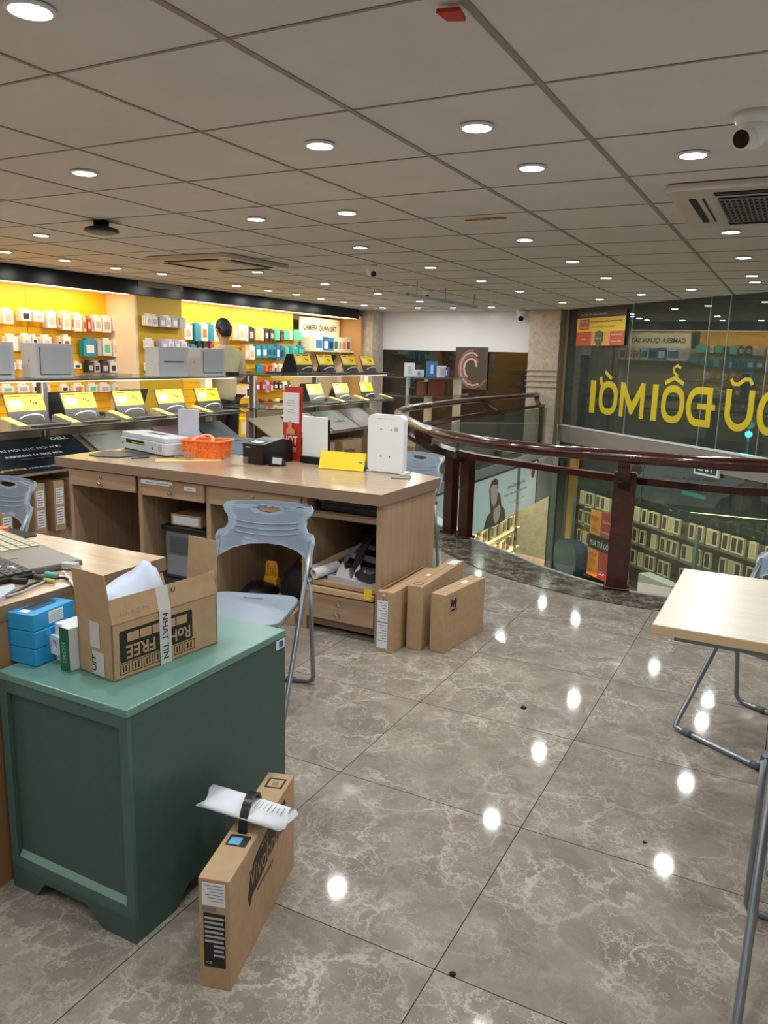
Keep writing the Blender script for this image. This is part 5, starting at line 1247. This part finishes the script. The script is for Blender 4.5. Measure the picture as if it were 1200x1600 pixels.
# ================================================================== GREEN CABINET
gc = thing('green_cabinet', 'dark green painted low metal cabinet in front of the near desk', 'cabinet', (0, 0, 0))
GX0, GX1, GY0_, GY1_, GT = -1.815, -1.345, 1.262, 1.925, .65
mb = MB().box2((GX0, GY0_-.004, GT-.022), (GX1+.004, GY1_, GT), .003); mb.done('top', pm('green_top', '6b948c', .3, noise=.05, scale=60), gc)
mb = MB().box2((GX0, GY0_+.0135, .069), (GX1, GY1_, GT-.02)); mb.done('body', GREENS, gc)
mb = MB()
mb.prism([(0, 0), (GX1-GX0, 0), (GX1-GX0, .56), (0, .56)], -.013, 0, frame((GX0, GY0_, .069), (1, 0, 0), (0, 0, 1)), holes=[[(.028, .032), (.028, .525), (GX1-GX0-.028, .525), (GX1-GX0-.028, .032)]])
mb.done('front_frame', GREEN, gc)
MB().quad((GX0+.03, GY0_+.001, .10), (GX1-.03, GY0_+.001, .10), (GX1-.03, GY0_+.014, .118), (GX0+.03, GY0_+.014, .118)).done('lower_ledge', pm('green_pale', '7fa395', .4), gc)
mb = MB()
def plinth(a, b, fr):
    L = (Vector(b)-Vector(a)).length
    return mb.prism([(0, 0), (L*.20, 0), (L*.28, .05), (L*.62, .05), (L*.74, .0), (L, 0), (L, .069), (0, .069)], 0, .018, fr)
plinth((GX0, GY0_, 0), (GX1, GY0_, 0), frame((GX0, GY0_+.018, 0), (1, 0, 0), (0, 0, 1))); mb.done('plinth', GREENS, gc); mb = MB()
plinth((GX1, GY0_+.018, 0), (GX1, GY1_, 0), frame((GX1-.018, GY0_+.018, 0), (0, 1, 0), (0, 0, 1))); mb.done('plinth', GREENS, gc)
MB().box2((GX1+.0005, GY1_-.05, GT-.055), (GX1+.002, GY1_-.005, GT-.025)).m(1).box2((GX1+.002, GY1_-.035, GT-.05), (GX1+.0025, GY1_-.012, GT-.03)).done('blue_sticker', [PAPER, pm('sticker_blue', '2a62a8', .4)], gc)
# blue boxes
for i, (z, r, dx) in enumerate(((.651, .06, .012), (.699, .10, .008), (.747, .14, 0))):
    nm = ['bottom', 'middle', 'top'][i]
    t = thing('blue_box', nm+' one of three stacked bright blue boxes on the green cabinet', 'box', (-1.812+dx, 1.40, z), r, None)
    MB().box((0, 0, .0235), (.105, .155, .0465), 0, .002).done('carton', BLUE, t)
    if i == 2:
        MB().prism(rrect(.04, .11, .018), .0471, .0476, Matrix.Identity(4)).done('dark_print', pm('print_dark', '2b4a5c', .4), t)
        s = MB().box((.0530, .005, .024), (.001, .055, .034)).m(0).box((.005, -.056, .0475), (.03, .02, .001)).done('label_sticker', PAPER, t)
        mb = MB()
        for k in range(5): mb.box((.0538, .005, .035-.005*k), (.0005, .045, .0018))
        mb.done('label_print', LGREY, s)
# white box with hang tab, green and white box
t = thing('white_box', 'plain white box with a hang tab between blue stack and green box', 'box', (-1.708, 1.425, .651), -.10)
MB().box((0, 0, .055), (.055, .08, .11), 0, .003).done('carton', WHITE, t)
mb = MB().prism(rrect(.05, .055, .012), 0, .010, frame((-.012, -.042, .05), (1, 0, 0), (0, 0, 1)), holes=[[(p[0], p[1]+.0) for p in rrect(.022, .03, .008)][::-1]]); mb.done('hang_tab', WHITE, t)
t = thing('green_white_box', 'slim box with green front and white side beside the carton', 'box', (-1.654, 1.385, .651), -.12)
MB().box((0, .004, .06), (.038, .075, .12), 0, .002).done('carton', WHITE, t)
MB().box((0, -.0345, .06), (.038, .003, .12)).done('green_face', pm('deep_green', '1f6a48', .4), t)
text('TIROSS', frame((.008, -.0365, .02), (0, 0, 1), (-1, 0, 0)), .06, .016, pm('mint_print', 'a9d6bd', .4), t)
# big open carton
Fx, Fy = P(178, 1067, GT); Rx, Ry = P(340, 1005, GT); Lx, Ly = P(130, 1045, GT)
v1 = Vector((Rx-Fx, Ry-Fy, 0)); L1 = v1.length; v1.normalize(); v2 = Vector((-v1.y, v1.x, 0)); L2 = .145
cz0 = GT+.001; H1 = .155
cb_ = thing('open_carton', 'open brown carton full of papers with black upside down print reading RoHS FREE', 'box', (Fx, Fy, cz0))
Mc = frame((0, 0, 0), v1, v2)     # x along the printed side, y into the box
tk = .004
mb = MB(); mb.T = Mc
mb.box2((0, 0, 0), (L1, L2, tk)); mb.box2((0, 0, 0), (L1, tk, H1)); mb.box2((0, L2-tk, 0), (L1, L2, H1)); mb.box2((0, 0, 0), (tk, L2, H1)); mb.box2((L1-tk, 0, 0), (L1, L2, H1))
mb.done('body', CARD, cb_)
def flap(M, w_, h_, name='flap', m_=CARD):
    return MB().prism([(0, 0), (w_, 0), (w_-.004, h_), (.004, h_)], 0, .003, M).done(name, m_, cb_)
flap(frame(Mc @ Vector((0, 0, H1)), v1, v2*.22+Vector((0, 0, 1))), L1, .065)
flap(frame(Mc @ Vector((0, L2, H1)), v1, v2*.25+Vector((0, 0, 1))), L1*.82, .05)
flap(frame(Mc @ Vector((0, 0, H1)), v2, -v1*.10+Vector((0, 0, 1))), L2, .135)
flap(frame(Mc @ Vector((L1, 0, H1+.05)), v2, v1*.05+Vector((0, 0, 1))), L2*.86, .105)
flap(frame(Mc @ Vector((L1, 0, H1)), v2, Vector((0, 0, 1))), L2*.9, .06)
side = lambda x, z, off=.001: frame(Mc @ Vector((x, -off, z)), v1, (0, 0, 1))
rot180 = lambda x, z, off=.0015: frame(Mc @ Vector((x, -off, z)), -v1, (0, 0, -1))
mb = MB().prism([(p[0]+.145, p[1]+.088) for p in rrect(.245, .086, .006)], 0, .0006, side(0, 0, .0006)); prt = mb.done('black_print', INK, cb_)
text('RoHS', rot180(.258, .088, .0025), .095, .036, CARD, prt, bold=.02).name = 'print_lettering'
text('FREE', rot180(.135, .088, .0025), .095, .036, CARD, prt, bold=.02)
mb = MB()
for k in range(5): mb.box2((.045+k*.038, -.0022, .092), (.045+k*.038+.034, -.0012, .114))
mb.T = Mc
mb2 = MB(); mb2.T = Mc
for k in range(5): mb2.box2((.046+k*.041, -.0022, .098), (.046+k*.041+.037, -.0012, .122))
mb2.done('print_square', CARD, prt); mb.bm.free()
mb2 = MB(); mb2.T = Mc
for k, (x, w_) in enumerate(((.02, .03), (.058, .032), (.096, .03), (.132, .03), (.20, .03), (.235, .04))):
    for a, b, c_, d in ((x, .012, x+w_, .0135), (x, .040, x+w_, .0415), (x, .012, x+.0015, .0415), (x+w_-.0015, .012, x+w_, .0415), (x+w_*.3, .018, x+w_*.42, .036), (x+w_*.6, .018, x+w_*.72, .036)): mb2.box2((a, -.0012, b), (c_, -.0004, d))
mb2.done('handling_symbols', INK, cb_)
mb2 = MB(); mb2.T = Mc; mb2.box2((.150, -.0034, .0), (.19, -.0026, H1))
tp_ = mb2.done('packing_tape', pm('white_tape', 'cfcfd0', .25), cb_)
MB().box((0, 0, 0), (.04, .068, .001), M=frame(Mc @ Vector((.17, .004, H1+.03)), v1, v2*.22+Vector((0, 0, 1)))).done('packing_tape', MATS['white_tape'], cb_)
MB().prism([(0, 0), (L1, .008), (L1, .030), (0, .016)], 0, .001, frame(Mc @ Vector((0, .007, H1+.036)), v1, v2*.22+Vector((0, 0, 1)))).done('packing_tape', MATS['white_tape'], cb_)
text('NHAT TIN', frame(Mc @ Vector((.160, -.0042, .145)), (0, 0, -1), v1), .13, .019, INK, cb_, bold=.01)
text('U', frame(Mc @ Vector((.195, .0, H1+.042)), v1, (0, 0, 1)), .014, .014, INK, cb_, bold=.02)
text('NW 4122 TM', frame(Mc @ Vector((.03, .0, H1+.014)), v1, v2*.22+Vector((0, 0, 1))), .09, .012, INKL, cb_)
mb2 = MB(); mb2.T = Mc; mb2.box2((-.002, .05, .08), (-.0008, .09, .15)); mb2.box2((-.002, .035, .005), (-.0008, .085, .07)); mb2.done('packing_tape', MATS['white_tape'], cb_)
text('UIT', frame(Mc @ Vector((-.003, .068, .015)), (0, 0, 1), -v2*-1), .045, .016, INK, cb_, bold=.02)
# papers in the carton (bent sheets)
pp = thing('curled_papers', 'white sheets of paper curling up out of the open carton', 'paper', (Fx, Fy, cz0))
for k, (x0_, x1_, h0, h1, yo) in enumerate(((.008, .225, .07, .10, .03), (.02, .26, .045, .075, .05))):
    mb = MB(); mb.T = Mc; N_ = 14; rowsA = []
    for i in range(N_+1):
        u = i/N_; x = x0_+(x1_-x0_)*u
        y = yo+.09*math.sin(u*PI*.55)
        zt = H1+h0+(h1-h0)*u - .035*math.sin(u*PI)*(1-k)
        a = mb.v((x, y*.35+.01+.0, H1-.05)); b = mb.v((x, y, zt)); c_ = mb.v((x+.01, y+.045, zt+.015*(1-u)))
        rowsA.append((a, b, c_))
    for i in range(N_):
        for j in (0, 1):
            f = mb._f([rowsA[i][j], rowsA[i+1][j], rowsA[i+1][j+1], rowsA[i][j+1]])
            if f: f.smooth = True
    o = mb.done('sheet', pm('bluish_paper', 'c9d2ea', .6), pp); sm = o.modifiers.new('t', 'SOLIDIFY'); sm.thickness = .0008

# ================================================================== LAPTOP CARTON leaning by the green cabinet
vb = thing('laptop_carton', 'tall narrow brown laptop carton printed Vivobook on the floor by the green cabinet', 'box', (-1.039, 1.262, 0), 0)
dv = Vector((-.139, .475, 0)).normalized(); tv = Vector((-dv.y, dv.x, 0)); BL, BT, BH = .485, .078, .295
Mv = frame((0, 0, 0), dv, tv)
mb = MB(); mb.T = Mv; mb.box2((0, 0, 0), (BL, BT, BH), .002); mb.done('carton', CARD, vb)
def vbox(a, b, name, m_, par=vb): q = MB(); q.T = Mv; q.box2(a, b); return q.done(name, m_, par)
# end face (x=0): labels
s = vbox((-.0012, .010, .225), (-.0002, .068, .285), 'white_label', PAPER)
q = MB(); q.T = Mv
for k in range(6): q.box2((-.0016, .014, .278-.008*k), (-.0012, .060-.006*(k % 3), .2795-.008*k))
q.box2((-.0016, .035, .2115), (-.0004, .068, .221)); q.done('label_print', INKL, s)
s = vbox((-.0012, .012, .060), (-.0002, .066, .205), 'black_label', INK)
q = MB(); q.T = Mv
for k in range(9): q.box2((-.0018, .016 if k % 2 else .014, .190-.0125*k), (-.0012, .063-.022*(k > 5), .1955-.0125*k))
q.done('label_print', LGREY, s)
text('CE', frame(Mv @ Vector((-.0016, .060, .068)), -tv, (0, 0, 1)), .014, .007, LGREY, vb, bold=.02)
# top face
s = vbox((.13, .012, BH+.0002), (.175, .066, BH+.001), 'black_sticker', INK)
q = vbox((.135, .030, BH+.001), (.165, .060, BH+.0015), 'blue_sticker', pm('sticker_sky', '6fb4dc', .4))
q = MB(); q.T = Mv
for a, b, c_, d in ((.405, .012, .455, .017), (.405, .058, .455, .063), (.405, .012, .41, .063), (.45, .012, .455, .063)): q.box2((a, b, BH+.0002), (c_, d, BH+.001))
q.done('printed_frame', INK, vb)
q = MB(); q.T = Mv; q.box2((.422, .030, BH+.0002), (.438, .046, BH+.001)); q.done('printed_mark', INKL, vb)
# side face (y=0): angular black field with lettering
q = MB().prism([(.115, .165), (.13, .21), (.16, .245), (.30, .275), (.40, .27), (.405, .235), (.36, .20), (.20, .165), (.14, .155), (.125, .135)], 0, .0008, frame(Mv @ Vector((0, -.0008, 0)), dv, (0, 0, 1))).done('black_print', INK, vb)
text('Vivobook', frame(Mv @ Vector((.125, -.0018, .178)), dv, Vector((0, 0, 1))), .26, .055, CARDD, q, bold=.005)
text('ASUS', frame(Mv @ Vector((.20, -.0018, .243)), dv, (0, 0, 1)), .06, .014, CARDD, q)
text('EXPERIENCE', frame(Mv @ Vector((.18, -.0014, .14)), dv, (0, 0, 1)), .12, .012, INK, vb)
# handle and paper
mb = MB(); mb.T = Mv
mb.tube(catmull([(.185, .04, BH), (.19, .04, BH+.03), (.215, .04, BH+.062), (.25, .04, BH+.07), (.285, .04, BH+.05), (.30, .04, BH)], 6), .01, flat=(.022, .008)); mb.done('carry_handle', BLACK, vb)
rp = thing('rolled_paper', 'rolled white printed sheet pushed through the black carton handle', 'paper', tuple(Vector((-1.039, 1.262, 0))+Mv @ Vector((.242, .04, BH+.034))), 0)
a_ = Vector(P(328, 1254, .355)+(.355,)); b_ = Vector(P(456, 1294, .33)+(.33,))
dd_ = (b_-a_); Lr = dd_.length; dd_.normalize()
Mr = frame(-dd_*Lr*.54, dd_, Vector((0, 0, 1)).cross(dd_))
prof = [(-.036, .006), (-.03, .016), (-.01, .021), (.012, .019), (.03, .011), (.034, .001), (.027, -.009), (.005, -.015), (-.02, -.013), (-.033, -.004)]
mb = MB(); n_ = 12
for i in range(n_):
    pass
ringsv = []
for u in (0, .33, .66, 1):
    tw = .5+.15*u
    ringsv.append([mb.v(Mr @ Vector((u*Lr+(.012*math.sin(k*1.3) if u in (0, 1) else 0), p[0]*1.5, p[1]*.6))) for k, p in enumerate(prof)])
for i in range(3):
    for k in range(len(prof)-1):
        f = mb._f([ringsv[i][k], ringsv[i][k+1], ringsv[i+1][k+1], ringsv[i+1][k]])
        if f: f.smooth = True
o = mb.done('sheet', PAPER, rp); sm = o.modifiers.new('t', 'SOLIDIFY'); sm.thickness = .001
mb = MB()
for k in range(7): mb.box((0, 0, 0), (.0025 if k > 2 else .0015, .035-.004*(k % 3), .0004), M=Mr @ Matrix.Translation((Lr*.62+.012*k, -.004, .0225)))
mb.done('printed_lines', INKL, rp)

# ================================================================== THREE CARTONS by the counter
def floor_box(xy, d, l, th, h, label, name='laptop_carton'):
    t = thing(name, label, 'box', (xy[0], xy[1], 0), math.atan2(d[1], d[0]))
    MB().box2((0, 0, 0), (l, th, h), .003).m(1).box2((.002, th*.48, h), (l-.002, th*.52, h+.0006)).done('carton', [CARD, CARDD], t)
    return t
d1 = (-.02, 1)
b1 = floor_box((-1.698, 3.385), (-.012, 1), .55, .092, .325, 'narrow brown carton with two white labels against the counter end')
for z0_, z1_ in ((.165, .275), (.02, .155)):
    s = MB().box2((-.0015, .03, z0_), (-.0003, .09, z1_)).done('white_label', PAPER, b1)
    mb = MB()
    for k in range(7): mb.box2((-.002, .036, z1_-.012-.014*k), (-.0015, .082-.01*(k % 3), z1_-.009-.014*k))
    mb.done('label_print', INKL, s)
MB().lathe([(.001, -.0015), (.013, -.0015), (.013, 0), (.001, 0)], (0, .055, .298), 16, 'X').done('round_sticker', PINK, b1)
MB().prism([(.02, 0), (.55, 0), (.54, .03), (.05, .035)], 0, .003, frame((0, .09, .326), (1, 0, 0), (0, -1, .5))).done('torn_flap', CARDD, b1)
b2 = floor_box((-1.590, 3.500), (-.04, 1), .62, .085, .345, 'middle one of the three cartons, tallest plain brown one by the counter end')
mb = MB()
for a, b, c_, d in ((.03, .02, .075, .024), (.03, .062, .075, .066), (.03, .02, .034, .066), (.071, .02, .075, .066)): mb.box2((a, b, .3455), (c_, d, .346))
mb.done('printed_frame', INK, b2)
MB().box2((.2, .05, .3455), (.24, .07, .348)).m(0).box2((.50, .01, .3455), (.6, .06, .3462)).done('tape_strip', PAPER, b2)
b3 = floor_box((-1.470, 3.520), (.12, 1), .44, .085, .315, 'rightmost of the three cartons, smaller brown one with a dark square logo')
mb = MB()
for a, b, c_, d in ((.05, .20, .053, .295), (.125, .20, .128, .295), (.05, .20, .128, .203), (.05, .292, .128, .295)): mb.box2((a, -.001, b), (c_, -.0002, d))
mb.done('printed_frame', INKL, b3)
mb = MB()
for i in range(3): mb.box2((.062+.02*i, -.0014, .24-.008*i), (.074+.02*i, -.0003, .27+.008*((i+1) % 2)))
mb.box2((.06, -.0014, .248), (.118, -.0003, .262)); mb.box2((.065, -.0014, .213), (.11, -.0003, .222)); mb.done('printed_logo', INK, b3)
MB().box2((.25, .03, .3155), (.31, .055, .317)).done('white_sticker', PAPER, b3)

# ================================================================== FOLDING CHAIRS
def backrest_poly():
    # outline in (x, height) for a shell .44 wide, from z .60 to .83
    L = [(-.225, .625), (-.232, .68), (-.222, .705), (-.195, .712), (-.182, .735), (-.186, .765), (-.205, .79), (-.212, .812), (-.200, .828), (-.14, .833)]
    R = [(-x, z) for x, z in L[::-1]]
    bot = [(.225, .575), (.20, .60), (.15, .628), (.08, .645), (0, .65), (-.08, .645), (-.15, .628), (-.20, .60), (-.225, .575)]
    return L+[(0, .836)]+R+bot
def make_chair(label, group):
    t = thing('folding_chair', label, 'chair', (0, 0, 0), 0, group)
    # local: faces +Y; backrest leans to -Y
    lean = -.40
    def by(z): return .245-.78*z+.02
    mb = MB(); outl = backrest_poly(); hole = [(.055*math.cos(a)+.0, .797+.015*math.sin(a)) for a in [2*PI*i/20 for i in range(20)]][::-1]
    M = Matrix.Identity(4)
    # bent shell built as a grid of columns
    tri = tessellate_polygon([[Vector((p[0], p[1], 0)) for p in outl], [Vector((p[0], p[1], 0)) for p in hole]])
    allp = outl+hole
    # refine by bmesh subdivide then bend
    bm = bmesh.new(); vs = [bm.verts.new((p[0], p[1], 0)) for p in allp]
    for a in tri:
        try: bm.faces.new([vs[i] for i in a])
        except ValueError: pass
    for _ in range(3):
        es = [e for e in bm.edges if e.calc_length() > .05]
        bmesh.ops.subdivide_edges(bm, edges=es, cuts=1); bmesh.ops.triangulate(bm, faces=list(bm.faces))
    for v in bm.verts:
        x, z = v.co.x, v.co.y
        yy = by(.7)-(z-.7)*.38 - .035*(1-(x/.22)**2) + .02
        v.co = Vector((x, yy, z))
    bmesh.ops.recalc_face_normals(bm, faces=list(bm.faces))
    me = bpy.data.meshes.new('backrest'); bm.to_mesh(me); bm.free(); me.materials.append(PLAS)
    for p in me.polygons: p.use_smooth = True
    o = bpy.data.objects.new('backrest', me); COL.objects.link(o); o.parent = t
    so = o.modifiers.new('t', 'SOLIDIFY'); so.thickness = .014; so.offset = 0
    bv_ = o.modifiers.new('b', 'BEVEL'); bv_.width = .004; bv_.segments = 2; bv_.limit_method = 'ANGLE'
    rb = MB()
    for k, z in enumerate((.752, .728, .704)):
        pts = []
        for i in range(9):
            x = -.15+.0375*i+.01*k*(-1 if i < 4 else 1)*.0
            zz = z-.018*(1-(x/.16)**2); yy = by(.7)-(zz-.7)*.38-.035*(1-(x/.22)**2)+.02+.0075
            pts.append((x, yy, zz))
        rb.tube(pts, .0035, 6)
    rb.done('pressed_ribs', pm('rib_plastic', '8f9caf', .25), t)
    # seat shell
    sb_ = MB(); n = 8; prof = []
    pts = rrect(.40, .40, .07, 5)
    seat = sb_.prism(pts, -.008, .008, Matrix.Translation((0, .06, .445)), holes=[[(p[0], p[1]-.13) for p in rrect(.09, .016, .007)][::-1]])
    so_ = sb_.done('seat', pm('seat_plastic', '8d9aab', .3), t)
    bvm = so_.modifiers.new('b', 'BEVEL'); bvm.width = .006; bvm.segments = 2; bvm.limit_method = 'ANGLE'
    MB().tube([(-.19, -.12, .432), (-.19, .23, .432)], .009, 8).m(0).tube([(.19, -.12, .432), (.19, .23, .432)], .009, 8).done('seat_rail', STEEL, t)
    # main frame: one bent tube each side plus floor bar
    W = .215
    front = [(-W, by(.70)+.008, .70), (-W, by(.5)-.004, .5), (-W, .225, .035), (-W+.005, .238, .016), (-W+.03, .24, .012), (0, .24, .012), (W-.03, .24, .012), (W-.005, .238, .016), (W, .225, .035), (W, by(.5)-.004, .5), (W, by(.70)+.008, .70)]
    MB().tube(front, .011, 10).done('main_frame', STEEL, t)
    W2 = .236
    rear = [(-W2, -.145, .53), (-W2, -.222, .045), (-W2+.005, -.236, .02), (-W2+.035, -.24, .012), (0, -.24, .012), (W2-.035, -.24, .012), (W2-.005, -.236, .02), (W2, -.222, .045), (W2, -.145, .53)]
    MB().tube(rear, .0105, 10).done('rear_frame', STEEL, t)
    for s in (-1, 1):
        MB().tube([(s*.205, -.15, .52), (s*.247, -.15, .52)], .014, 10).done('pivot', STEELD, t)
        MB().tube([(s*.17, .24, .012), (s*.13, .24, .012)], .0145, 10).done('foot_cap', STEELD, t)
        MB().tube([(s*.145, -.24, .012), (s*.105, -.24, .012)], .0145, 10).done('foot_cap', STEELD, t)
    return t
ch0 = make_chair('grey blue plastic folding chair between the green cabinet and the wooden counter', 'grey blue folding chairs')
ch0.location = (-1.98, 2.56, 0); ch0.rotation_euler = (0, 0, math.atan2(-.34, -.94))
dup(ch0, (-3.585, 2.33, 0), PI+.1, 'grey blue folding chair behind the near desk, cut by the left edge')
dup(ch0, (.005, 3.35, 0), math.radians(150.6), 'grey blue folding chair behind the cream table at the right edge')
dup(ch0, (.262, 1.93, 0), PI-.04, 'folding chair in the foreground of which only one grey leg shows at the right edge')
dup(ch0, (-2.38, 4.72, 0), PI-.1, 'grey blue folding chair behind the right end of the counter, beside the white unit')
dup(ch0, (-3.86, 4.68, 0), PI+.2, 'grey blue folding chair behind the counter, seen right of the orange basket')

# ================================================================== CREAM TABLE
tb = thing('cream_table', 'cream topped folding table at the right edge', 'table', (0, 0, 0))
TZ = .73
fl_ = P(1018, 975, TZ); bl_ = P(1070, 888, TZ)
x0, y0, y1 = (fl_[0]+bl_[0])/2, fl_[1], bl_[1]
mb = MB().m(1).box2((x0, y0, TZ-.03), (x0+1.2, y1, TZ-.0005), .002).m(0).box2((x0+.003, y0+.003, TZ-.002), (x0+1.197, y1-.003, TZ)); mb.done('tabletop', [TABLE, TABLEE], tb)
for x in (x0+.42, x0+1.02):
    MB().tube([(x, y0+.08, TZ-.03), (x, y0+.06, .03), (x, y0+.09, .012), (x, y1-.09, .012), (x, y1-.06, .03), (x, y1-.08, TZ-.03)], .012, 10).done('leg', STEEL, tb)
MB().box2((x0+.06, y0+.06, TZ-.06), (x0+1.14, y0+.075, TZ-.03)).done('apron', STEEL, tb); MB().box2((x0+.06, y1-.075, TZ-.06), (x0+1.14, y1-.06, TZ-.03)).done('apron', STEEL, tb)
# crumbs on the floor
for (px, py, r, lab) in ((818, 1107, .012, 'small dark lump of dirt in the middle of the tiled floor'), (707, 1523, .008, 'dark speck at a tile joint near the bottom of the floor'), (1186, 1327, .014, 'dark crumb beside the chair leg at the right edge'), (1007, 1317, .006, 'tiny dark speck on the tiles below the cream table')):
    x, y = P(px, py, 0); mb = MB(); mb.lathe([(.001, 0), (r, .001), (r*1.1, r*.4), (r*.5, r*.9), (.001, r)], (0, 0, 0), 7)
    o = mb.done('floor_crumb', BLACKM); o.location = (x, y, 0); tag(o, lab, 'dirt')
o = MB().box((0, 0, .002), (.05, .012, .003), .4).done('orange_tag', YEL); x, y = P(1190, 903, TZ); 
o.location = (x, y1+.05, .2); bpy.data.objects.remove(o)
